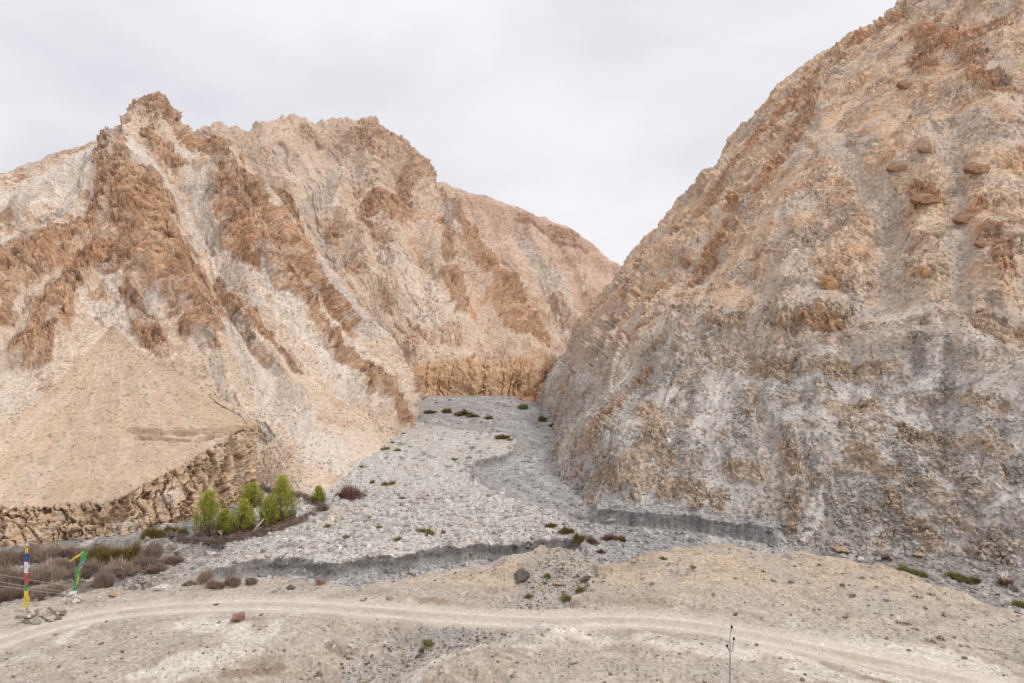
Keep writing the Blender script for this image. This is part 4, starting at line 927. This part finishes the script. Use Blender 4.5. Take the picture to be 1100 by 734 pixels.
def make_tree(pos, h, w, seed, label, reddish=.3, lobes=3, group='green trees beside the brush fence'):
    r = np.random.default_rng(seed)
    t = empty('willow_tree', pos, label, 'tree', group)
    stems = []; tips = []
    for i in range(7):
        a = r.uniform(0, 2*math.pi); L = h*r.uniform(.5, .9); lean = w*.32*r.uniform(.2, 1)
        p = [(0.12*math.cos(a)*w*.5, .12*math.sin(a)*w*.5, -.15)]
        for k in range(1, 6): q = k/5; p.append((math.cos(a)*lean*q**.8+r.normal(0, .05), math.sin(a)*lean*q**.8+r.normal(0, .05), L*q))
        stems.append(tube(p, .06, .015)); tips.append(p)
    V_, F_ = join(stems); mesh_from('trunk', V_, F_, M_bark, parent=t)
    # crown: sprays of narrow leaves in uneven clumps, more at the top
    n = 5200; cl = 46
    cc = []
    for i in range(cl):
        q = r.uniform(.22, .97); rad = w*.5*math.sin(min(1, q*1.15)*math.pi*.82+.35)*r.uniform(.2, 1.0); a = r.uniform(0, 2*math.pi)
        cc.append((rad*math.cos(a), rad*math.sin(a), h*q*(1-.12*(rad/w)), r.uniform(.14, .30)*w*(.75)))
    cc = np.array(cc); k = r.integers(0, cl, n)
    off = r.normal(0, 1, (n, 3))*cc[k, 3:4]*np.array([.42, .42, .75])
    base = cc[k, :3]+off; base[:, 2] = np.clip(base[:, 2], .15, h*1.05)
    d = np.stack([off[:, 0]*.6, off[:, 1]*.6, np.full(n, .8)], 1)+r.normal(0, .3, (n, 3)); d /= np.linalg.norm(d, axis=1)[:, None]
    V_ = blades(base, d, r.uniform(.14, .34, n), r.uniform(.035, .07, n), r)
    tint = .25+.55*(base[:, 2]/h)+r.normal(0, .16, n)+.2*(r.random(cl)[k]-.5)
    tri_obj('crown', V_, tint, L_green, t)
    m = int(900*reddish*3); a = r.uniform(0, 2*math.pi, m); rad = w*.42*np.sqrt(r.random(m))
    b = np.stack([rad*np.cos(a), rad*np.sin(a), r.uniform(-.05, h*.22, m)], 1); d = np.stack([np.cos(a)*.3, np.sin(a)*.3, np.ones(m)], 1)+r.normal(0, .3, (m, 3)); d /= np.linalg.norm(d, axis=1)[:, None]
    tri_obj('undergrowth', blades(b, d, r.uniform(.25, .6, m), r.uniform(.03, .06, m), r), r.random(m), L_red, t)
    return t
for i, (u, v, hp, wp, lab, red) in enumerate([
    (224, 577, 46, 34, 'bushy green tree at the left end of the row, pale stump at its right foot', .2),
    (243, 576, 26, 20, 'low narrow green tree squeezed beside the leftmost bushy tree', .3),
    (263, 573, 34, 26, 'round green tree in the middle of the row left of the pale log', .4),
    (271, 545, 24, 26, 'dark green tree standing behind the row near the bluff corner', .1),
    (289, 566, 30, 22, 'green tree just right of the pale leaning log', .3),
    (303, 563, 48, 34, 'tallest bright green tree at the right end of the row', .6)]):
    p = on(u, v); k = p.y/F
    make_tree(p, hp*k, wp*k*1.02, 40+i, lab, red)
p = on(342, 541); make_tree(p, 17*p.y/F, 13*p.y/F, 60, 'small dark green bush alone where the brush fence ends', .1, group='green trees beside the brush fence')

def put(me, name, pos, s_, label, cat, group, rz=0, sz=None):
    o = bpy.data.objects.new(name, me); C.objects.link(o); o.location = pos
    o.scale = (s_, s_, sz or s_); o.rotation_euler = (0, 0, rz); tag(o, label, cat, group); return o
GT = [tuft_mesh('green_tuft', 100+i, 420, .8, 1.1, .9, L_tuft, .07) for i in range(3)]
OT = [tuft_mesh('olive_bush', 110+i, 2200, 1.0, 1.5, .45, L_olive, .035) for i in range(3)]
BT = [tuft_mesh('bare_bush', 120+i, 3600, 1.0, 1.7, .45, (L_brush, L_brush, L_pale, L_brush)[i], .022) for i in range(4)]
RT = tuft_mesh('red_bush', 130, 700, 1.0, 1.3, .8, L_red, .04); DT = [tuft_mesh('dry_tuft', 140+i, 60, .5, .6, .9, L_dry, .05) for i in range(3)]
FT = [tuft_mesh('fresh_bush', 150+i, 1800, 1.0, 1.5, .5, L_tuft, .04) for i in range(2)]
random.seed(3)
# tufts on gravel
for (u, v, s_, me, lab) in [
    (462, 444, 2.0, OT[0], 'olive shrub at the left end of the patch on the upper gravel'), (480, 443, 2.4, OT[1], 'second olive shrub from the left on the upper gravel'),
    (498, 446, 2.8, OT[2], 'third and brightest olive shrub on the upper gravel, in front of the cliff'), (508, 448, 2.0, OT[0], 'yellow green shrub closing the patch on the upper gravel'),
    (525, 450, 1.6, OT[1], 'small olive shrub isolated right of the upper shrub patch'), (562, 439, 2.8, FT[0], 'fresh green shrub below the orange bank at the valley bend'),
    (583, 452, 2.2, OT[2], 'dark shrub at the foot of the right mountain near the bend'), (594, 458, 1.6, OT[0], 'small shrub below the dark shrub at the right mountain foot'),
    (527, 470, 2.0, OT[1], 'left shrub on the low gravel island in mid valley'), (540, 471, 1.9, OT[0], 'right shrub on the low gravel island in mid valley'),
    (548, 473, 1.4, GT[0], 'smallest green tuft at the tip of the gravel island'), (620, 516, 1.4, GT[1], 'green tuft clinging to the foot of the right mountain'),
    (488, 494, 1.2, GT[2], 'faint green tuft on the terrace left of the channel bend'), (504, 493, 1.1, GT[0], 'faint green tuft at the brink of the channel bend')]:
    p = on(u, v); put(me, 'shrub', p, s_*.8, lab, 'shrub', 'green shrubs up the valley', random.random()*6, s_*.55)
for (u, v, s_, lab) in [(414, 483, 1.6, 'green tuft nearest the scree slope on the left terrace'), (427, 484, 1.2, 'green tuft just right of the one nearest the scree slope'),
    (421, 476, 1.0, 'small green tuft above the pair near the scree slope'), (388, 502, .9, 'small green tuft low on the terrace by the scree foot'),
    (400, 519, 1.1, 'green tuft left of the twin tufts on the terrace'), (413, 521, 1.3, 'left one of the twin green tufts on the terrace'), (421, 520, 1.2, 'right one of the twin green tufts on the terrace'),
    (432, 536, 1.0, 'green tuft alone in the middle of the gravel terrace'), (455, 571, 1.4, 'greyish tuft behind the cut edge of the terrace'), (462, 574, 1.3, 'greyish tuft touching its neighbour behind the cut edge'),
    (434, 466, .9, 'tiny green tuft at the upper rim of the terrace'), (397, 557, 1.0, 'pale tuft left of centre on the gravel terrace'), (405, 568, 1.1, 'pale tuft close behind the cut edge at centre left'), (372, 578, 1.0, 'pale tuft behind the cut edge, farthest left'), (352, 566, .9, 'faint tuft between the brush fence and the cut edge'),
    (428, 580, 1.0, 'thin tuft right at the cut edge of the terrace'), (476, 572, .8, 'brownish tuft right of the greyish pair on the terrace')]:
    p = on(u, v); put(GT[int(u) % 3], 'grass_tuft', p, s_*.7, lab, 'grass tuft', 'tufts on the gravel terrace', u, s_*.6)
p = on(375, 535); put(RT, 'bare_bush', p, 2.2, 'reddish leafless bush on the terrace right of the green trees', 'bush', None, 1, 2.4)
for (u, v, s_, me, lab) in [(592, 566, 1.2, OT[0], 'leftmost low shrub in the line by the channel'), (608, 573, 1.6, OT[1], 'second shrub in the line leading to the terrace corner'), (622, 581, 1.9, OT[2], 'green brown shrub at the end of the cut gravel edge'), (635, 584, 2.0, RT, 'reddish shrub just below the end of the cut edge'),
    (655, 580, 2.1, RT, 'largest dark reddish shrub right of the terrace corner'), (668, 582, 1.7, OT[0], 'olive shrub right of the large reddish shrub'), (645, 594, 1.2, RT, 'low rusty shrub in front of the large reddish shrub'),
    (732, 600, 1.3, OT[2], 'olive mat shrub at the back edge of the sandy crest'), (686, 601, 1.0, GT[0], 'green tuft left of the olive mat at the crest'), (712, 601, 1.0, GT[1], 'grey green tuft next to the olive mat at the crest')]:
    p = on(u, v); put(me, 'shrub', p, s_*.55, lab, 'shrub', 'shrubs around the end of the cut terrace', u, s_*.5)
for (u, v, s_, me, lab) in [(970, 616, 2.2, FT[0], 'widest fresh green shrub at the foot of the right mountain'), (985, 618, 1.8, FT[1], 'green shrub adjoining the widest one on its right'), (963, 628, 1.5, FT[1], 'green shrub in front of the widest one, on the sand edge'),
    (1028, 622, 2.0, FT[0], 'green shrub halfway to the right edge in the rubble'), (1045, 626, 1.8, OT[1], 'olive shrub right of the halfway green shrub'), (1080, 628, 2.0, RT, 'rust and green shrub at the right end of the rubble'), (1095, 652, 1.6, FT[1], 'dark green shrub at the right picture edge'), (920, 606, 1.0, GT[0], 'small yellow green tuft left of the large shrubs'), (952, 600, 1.4, RT, 'rusty low shrub above the widest green one')]:
    p = on(u, v); put(me, 'shrub', p, s_*.55, lab, 'shrub', 'shrubs at the foot of the right mountain', u, s_*.42)
for (u, v, s_, lab) in [(588, 620, 1.1, 'green tuft beside the dark weathered boulder'), (568, 642, .9, 'green tuft in the left of the wash'), (608, 645, 1.3, 'tallest green tuft in the middle of the wash'), (623, 636, 1.1, 'green tuft by the right edge of the wash'), (460, 695, 1.2, 'bright green tuft in the grey wash below the track'), (453, 700, .7, 'tiny green sprig left of the bright tuft')]:
    p = on(u, v); put(FT[0] if '3' in lab else GT[int(u) % 3], 'grass_tuft', p, s_*.6, lab, 'grass tuft', 'green tufts in the wash', u, s_*.75)
# dark dry tufts across the sandy slope at right
r = np.random.default_rng(77)
spots = [(915, 641), (915, 643), (933, 651), (895, 652), (889, 633), (896, 616), (925, 622), (940, 660), (958, 662), (967, 669), (975, 672), (908, 664), (862, 666), (868, 627), (850, 626), (985, 643), (953, 645), (938, 644), (1000, 690), (1012, 697), (1032, 694), (1040, 695), (1055, 697), (1065, 699), (1092, 667), (1093, 660), (1036, 667), (1040, 664), (1060, 662), (1065, 672), (1020, 650), (1045, 650), (1000, 640), (978, 636), (1078, 652), (1098, 688), (820, 614), (845, 608), (830, 625), (905, 630), (1010, 684), (985, 677), (960, 634), (942, 631), (1015, 662), (1072, 640), (1030, 640), (995, 655), (850, 660), (874, 656), (1009, 686), (700, 628), (690, 622), (745, 611), (790, 622)]
for i, (u, v) in enumerate(spots):
    p = on(u, v); put(DT[i % 3], 'dry_tuft', p, float(.35+.7*r.random()**2), 'little dark dry tuft dotted on the sandy slope right of the wash', 'dry tuft', 'dry tufts on the sandy slope', i)
# brush thicket at lower left
bl = []
for (u, v, s_, me, lab) in [
    (8, 606, 3.0, BT[0], 'purplish bare bush under the bluff at the left picture edge'), (30, 602, 2.8, BT[1], 'bare bush behind the top of the coloured flag pole'), (52, 600, 2.6, BT[2], 'bare bush between the two flag poles, back row'),
    (76, 597, 2.4, BT[3], 'bare bush behind the green flag under the bluff'), (100, 598, 2.6, BT[0], 'bare bush right of the green flag, back row'), (105, 606, 3.6, OT[0], 'large olive brown bush at the left of the dark thicket'), (122, 604, 3.6, OT[1], 'second large olive brown bush in the dark thicket'),
    (142, 602, 3.5, OT[2], 'third olive brown bush in the dark thicket'), (162, 600, 3.0, BT[1], 'brown bare bush at the right end of the thicket'), (132, 614, 3.2, BT[2], 'dark bare bush in front of the olive thicket'), (152, 612, 2.8, BT[3], 'bare bush front right of the olive thicket'),
    (12, 628, 3.6, BT[1], 'big bare bush at the left edge crossed by the cables'), (45, 625, 3.6, BT[2], 'big bare bush right of the coloured pole crossed by the cables'), (62, 616, 3.2, BT[3], 'bare bush directly left of the green flag'), (95, 618, 3.0, BT[0], 'bare bush directly right of the green flag'),
    (112, 628, 2.6, BT[1], 'bare bush above the tan rock near the track'), (2, 645, 2.6, BT[3], 'low bare bush at the left edge nearest the track'), (22, 642, 2.6, BT[0], 'low bare bush at the foot of the coloured pole'), (52, 640, 2.4, BT[2], 'low bare bush between the poles nearest the track'),
    (172, 615, 2.2, BT[0], 'bare bush left of the cut bank start'), (185, 605, 2.0, BT[1], 'small bare bush between thicket and brush fence'), (165, 578, 2.4, OT[1], 'olive bush at the foot of the bluff left of the fence'), (182, 572, 2.0, OT[2], 'small dark green bush against the bluff at the fence start'), (196, 575, 1.6, FT[0], 'low fresh bush left of the leftmost tree'),
    (222, 621, 1.8, BT[2], 'grey bush on the cut bank below the fence'), (250, 628, 1.6, BT[0], 'flat bare bush on the silt edge below the cut bank'), (270, 627, 1.5, BT[3], 'flat bare bush left of the dark flat rock'), (232, 631, 1.6, BT[1], 'flat bare bush beside the track left of centre')]:
    p = on(u, v); put(me, 'bare_bush' if me in BT else 'bush', p, s_*.52, lab, 'bush', 'bushes of the lower left thicket', u, s_*(.42+.25*abs(math.sin(u))))

# brush fence
def fence(pts, r0, label, onh=False):
    if onh:
        uu = np.interp(np.linspace(0, len(pts)-1, 30), range(len(pts)), [q[0] for q in pts]); vv = np.interp(np.linspace(0, len(pts)-1, 30), range(len(pts)), [q[1] for q in pts]); P_ = []
        for u, v in zip(uu, vv):
            p = on(u, v); h = on_hill(A, u, v); P_.append(np.array(h if (h.y < p.y and h.y > 70) else p))
        P_ = np.array(P_); md_ = np.array([np.median(P_[max(0, i-3):i+4], 0) for i in range(30)]); c_ = np.stack([np.interp(np.linspace(0, 29, 60), range(30), md_[:, k_]) for k_ in range(3)], 1)
    else:
        P_ = [np.array(on(u, v)) for u, v in pts]; W, _ = crw(len(P_), 60); c_ = W@np.array(P_)
    r = np.random.default_rng(5); n = 4200; i = r.integers(0, 58, n); f = r.random(n)[:, None]
    b = c_[i]*(1-f)+c_[i+1]*f; tg = c_[i+1]-c_[i]; tg /= np.linalg.norm(tg, axis=1)[:, None]
    off = r.normal(0, 1, (n, 3))*np.array([r0, r0, r0*.6])*.5; b = b+off; b[:, 2] += r0*.55
    d = tg*r.choice([-1, 1], (n, 1))+r.normal(0, .35, (n, 3)); d /= np.linalg.norm(d, axis=1)[:, None]
    o = tri_obj('brush_fence', blades(b, d, r.uniform(.3, .9, n), r.uniform(.03, .06, n), r), r.random(n)*.8, L_brush)
    tag(o, label, 'fence')
fence([(180, 577), (200, 583), (225, 585), (250, 582), (275, 577), (300, 570), (322, 561), (343, 551)], .5, 'low purplish brush fence running in front of the green trees')
fence([(273, 524), (285, 527), (300, 530), (322, 534), (338, 540), (347, 546), (346, 550)], .45, 'upper brush fence curving down the slope behind the trees', True)
# pale log and stump
p0 = on(271, 573); k = p0.y/F
V_, F_ = tube([p0+Vector((0, 0, .1)), p0+Vector((.5, .2, .7)), p0+Vector((1.05, .3, 1.35))], .12, .08, 8)
tag(mesh_from('log', V_, F_, M_paleb), 'pale bare log leaning between the green trees', 'log')
p0 = on(237, 580); V_, F_ = join([tube([p0, p0+Vector((.1, 0, .5)), p0+Vector((.3*s_, 0, 1.0+.1*s_))], .07, .03) for s_ in (-1, 0, 1, -.6)])
tag(mesh_from('stump', V_, F_, M_paleb), 'pale splayed stump between the two leftmost trees', 'stump')

# ------------------------------------------------------------------ prayer flag poles
def cloth(corners, nu, nv, amp, seed, mat, parent, name='flag', thick=.0):
    a, b, c_, d = [np.array(q, float) for q in corners]; V_ = []; r = np.random.default_rng(seed); ph = r.uniform(0, 6)
    for j in range(nv+1):
        for i in range(nu+1):
            s_, t = i/nu, j/nv; p = (a*(1-s_)+b*s_)*(1-t)+(d*(1-s_)+c_*s_)*t
            p = p+np.array([0.35, 1, .1])*amp*s_*math.sin(t*9+ph+s_*3); V_.append(p)
    F_ = [[j*(nu+1)+i, j*(nu+1)+i+1, (j+1)*(nu+1)+i+1, (j+1)*(nu+1)+i] for j in range(nv) for i in range(nu)]
    return mesh_from(name, np.array(V_), np.array(F_), mat, parent=parent)
M_pole = mat_plain('weathered_pole', lin(150, 138, 124), .2, 8)
FL = {k: mat_plain('cloth_'+k, lin(*c_), .28, 9) for k, c_ in dict(blue=(62, 82, 146), white=(214, 212, 216), red=(178, 84, 84), green=(78, 152, 100), yellow=(218, 188, 78), greyblue=(112, 146, 136)).items()}
b0 = on(29, 658); k = b0.y/F
def zz(v, b=b0): return (658-v)*k
t = empty('flag_pole', b0, 'slim pole wrapped in blue, white, red, green and yellow prayer flags', 'flag pole')
V_, F_ = tube([(0, 0, -.3), (0, 0, 2.5), (-.03, 0, zz(586))], .045, .03, 8); mesh_from('pole', V_, F_, M_pole, parent=t)
cloth([(-.10, -.03, zz(588)), (.10, -.03, zz(588)), (.16, -.03, zz(594)), (-.14, -.03, zz(594))], 4, 4, .05, 1, FL['yellow'], t, 'pennant')
for v0, v1, cn in [(594, 603, 'blue'), (603, 615, 'white'), (615, 627, 'red'), (627, 633.5, 'green'), (633.5, 652, 'yellow')]:
    w = .17 if cn != 'yellow' else .19
    o = cloth([(-w, -.05, zz(v0)), (w, -.05, zz(v0)), (w*(.9 if cn != 'green' else .6), -.05, zz(v1)), (-w, -.05, zz(v1)-.0)], 6, 6, .07, int(v0), FL[cn], t, 'flag'); o['label'] = cn+' cloth panel'
b1 = on(80, 641); k1 = b1.y/F
t = empty('flag_pole', b1, 'leaning pole with a long green and yellow banner beside the track', 'flag pole')
def q1(u, v, y=0.0): return ((u-80.4)*k1, y, (641-v)*k1)
V_, F_ = tube([q1(80.4, 645), q1(87, 615), q1(96.5, 588)], .04, .02, 8); mesh_from('pole', V_, F_, M_pole, parent=t)
cloth([q1(81.8, 611, -.05), q1(88.6, 609, -.05), q1(83.0, 640, -.05), q1(79.0, 640, -.05)], 6, 12, .1, 3, FL['green'], t, 'banner')
cloth([q1(86.8, 610, -.12), q1(88.8, 609, -.12), q1(83.0, 632, -.12), q1(82.2, 632, -.12)], 3, 10, .06, 4, FL['yellow'], t, 'banner_edge')
cloth([q1(87, 603, -.06), q1(92.5, 601, -.06), q1(89.6, 609.4, -.06), q1(83.8, 611, -.06)], 4, 4, .06, 5, FL['greyblue'], t, 'banner_panel')
cloth([q1(88.5, 591, -.06), q1(95, 591, -.06), q1(93, 602, -.06), q1(86.6, 603, -.06)], 4, 6, .08, 6, FL['green'], t, 'banner_panel')
cloth([q1(90.5, 592.5, -.08), q1(91.5, 594.5, -.08), q1(76, 604.5, -.08), q1(75, 603.2, -.08)], 3, 10, .08, 7, FL['yellow'], t, 'streamer')
# cairns of stones at the pole feet
def cairn(pos, w, n, tints, label, seed, h=.5):
    r = np.random.default_rng(seed); P_ = []; 
    for i in range(n):
        a = r.uniform(0, 6.28); q = r.random()**.6; P_.append((pos[0]+w*.5*q*math.cos(a), pos[1]+w*.35*q*math.sin(a), pos[2]+h*(1-q)*r.uniform(.3, 1)))
    P_ = np.array(P_); o = stones('stone_pile', P_, r.uniform(.2, .5, n), tints[r.integers(0, len(tints), n)], M_stone, seed=seed); tag(o, label, 'stone pile')
cairn(on(78, 647), 1.3, 34, np.array([lin(220, 212, 204, KA), lin(196, 186, 176, KA)]), 'whitish stone pile at the foot of the green banner pole', 31, .7)
cairn(on(43, 663), 3.0, 80, np.array([lin(176, 166, 156, KA), lin(140, 128, 116, KA), lin(200, 190, 178, KA)]), 'grey rubble pile at the track side by the coloured pole', 32, .6)
cairn(on(150, 630), 2.6, 90, np.array([lin(186, 178, 172, KA), lin(160, 152, 146, KA)]), 'grey gravel heap beside the track right of the flags', 33, 1.0)
M_wire = mat_plain('steel_cable', lin(170, 166, 162), .1, 9)
for i, (v0, v1, u1, lab) in enumerate([(615, 631, 84, 'upper steel cable reaching from the left edge to the banner pole'), (622, 637, 79, 'middle steel cable reaching from the left edge to the stone pile'), (626, 639.5, 78, 'lowest steel cable reaching from the left edge to the stone pile')]):
    e = np.array(P3(u1, v1, b1.y)); s0 = np.array(P3(-140, v0-33+3*i, b1.y-3))
    p = [s0+(e-s0)*q+np.array([0, 0, -.35*math.sin(q*math.pi)]) for q in np.linspace(0, 1, 24)]
    V_, F_ = tube(p, .018, .018, 5); tag(mesh_from('cable', V_, F_, M_wire), lab, 'cable', 'cables at the left edge')

# ------------------------------------------------------------------ utility pole at lower right
Yp = 35.0; xb = (783.8-CX)/F*Yp; zb = zat(xb, Yp); kp = Yp/F
t = empty('utility_pole', (xb, Yp, zb), 'thin grey metal pole with three black insulators on a forked top', 'utility pole')
M_met = mat_plain('galvanised_metal', lin(150, 148, 146), .15, 8); M_ins = mat_plain('black_ceramic', lin(26, 24, 26), .1, 8, .4)
def w(u, v, y=0): p = P3(u, v, Yp); return (p[0]-xb, y, p[2]-zb)
V_, F_ = tube([(0, 0, -.3), w(784.3, 703)], .05, .035, 8); mesh_from('pole', V_, F_, M_met, parent=t)
def bar(a, b, r_=.022): V_, F_ = tube([a, b], r_, r_, 6); return V_, F_
V_, F_ = join([bar(w(784.3, 703), w(784.2, 682)), bar(w(784.2, 682), w(786, 675)), bar(w(784.3, 702), w(781.8, 696)), bar(w(784.3, 701), w(786.8, 699)), bar(w(786.8, 699), w(788.3, 688))])
mesh_from('bracket', V_, F_, M_met, parent=t)
for (u, v) in [(786, 673.3), (788.3, 686), (781.2, 693.7)]:
    c_ = np.array(w(u, v)); prof = [(.0, -.075), (.05, -.075), (.062, -.04), (.04, -.02), (.065, .0), (.045, .03), (.05, .05), (.0, .08)]
    V_ = []; 
    for (rr, h) in prof:
        for q in range(10): V_.append(c_+np.array([rr*math.cos(q*.6283), rr*math.sin(q*.6283), h]))
    F_ = [[i*10+q, i*10+(q+1) % 10, (i+1)*10+(q+1) % 10, (i+1)*10+q] for i in range(len(prof)-1) for q in range(10)]
    mesh_from('insulator', np.array(V_), np.array(F_), M_ins, parent=t)

# ================================================================== light, sky, camera
sc = bpy.context.scene
SUN_EL, SUN_AZ = 50, 118        # azimuth measured from +Y clockwise: behind the camera, to the right
w_ = bpy.data.worlds.new('World'); sc.world = w_; w_.use_nodes = True; nt = w_.node_tree; N = nt.nodes; L = nt.links
bg = N['Background']; sky = N.new('ShaderNodeTexSky'); sky.sky_type = 'NISHITA'; sky.sun_disc = False
sky.sun_elevation = math.radians(SUN_EL); sky.sun_rotation = math.radians(SUN_AZ); sky.air_density = 1; sky.dust_density = 4
g = N.new('ShaderNodeTexCoord'); mp = N.new('ShaderNodeMapping'); mp.inputs['Scale'].default_value = (1.0, 1.0, 2.6); mp.inputs['Location'].default_value = (1.3, .2, .4)
L.new(g.outputs['Generated'], mp.inputs['Vector'])
n1 = N.new('ShaderNodeTexNoise'); n1.inputs['Scale'].default_value = 1.7; n1.inputs['Detail'].default_value = 4.5; n1.inputs['Roughness'].default_value = .5; n1.inputs['Distortion'].default_value = .3
L.new(mp.outputs[0], n1.inputs['Vector'])
cr = N.new('ShaderNodeValToRGB'); e = cr.color_ramp.elements
e[0].position = .30; e[0].color = (*lin(208, 209, 216), 1); e[1].position = .66; e[1].color = (*lin(238, 237, 240), 1)
m_ = e.new(.47); m_.color = (*lin(226, 225, 229), 1)
L.new(n1.outputs['Fac'], cr.inputs['Fac'])
# nishita radiance * 0.1, covered almost fully by the cloud deck
vs_ = N.new('ShaderNodeVectorMath'); vs_.operation = 'SCALE'; vs_.inputs['Scale'].default_value = 1.0; L.new(sky.outputs[0], vs_.inputs[0])
cs = N.new('ShaderNodeVectorMath'); cs.operation = 'SCALE'; cs.inputs['Scale'].default_value = 11.8; L.new(cr.outputs[0], cs.inputs[0])
mx = N.new('ShaderNodeMix'); mx.data_type = 'RGBA'; mx.inputs[0].default_value = .97
L.new(vs_.outputs[0], mx.inputs[6]); L.new(cs.outputs[0], mx.inputs[7]); L.new(mx.outputs[2], bg.inputs['Color']); bg.inputs['Strength'].default_value = .1
sl = bpy.data.lights.new('sun', 'SUN'); sl.energy = 1.75; sl.angle = math.radians(10); sl.color = (1, .95, .88)
so = bpy.data.objects.new('sun', sl); C.objects.link(so)
el, az = math.radians(SUN_EL), math.radians(SUN_AZ)
dv = Vector((math.sin(az)*math.cos(el), math.cos(az)*math.cos(el), math.sin(el)))
so.rotation_euler = dv.to_track_quat('Z', 'Y').to_euler()
cam = bpy.data.cameras.new('camera'); cam.sensor_width = 36; cam.lens = 36*F/1100; cam.clip_end = 5000
co = bpy.data.objects.new('camera', cam); C.objects.link(co); co.location = (0, 0, CH); co.rotation_euler = (math.radians(90), 0, 0)
sc.camera = co
sc.view_settings.view_transform = 'Standard'; sc.view_settings.look = 'None'; sc.view_settings.exposure = 0
sc.cycles.max_bounces = 4
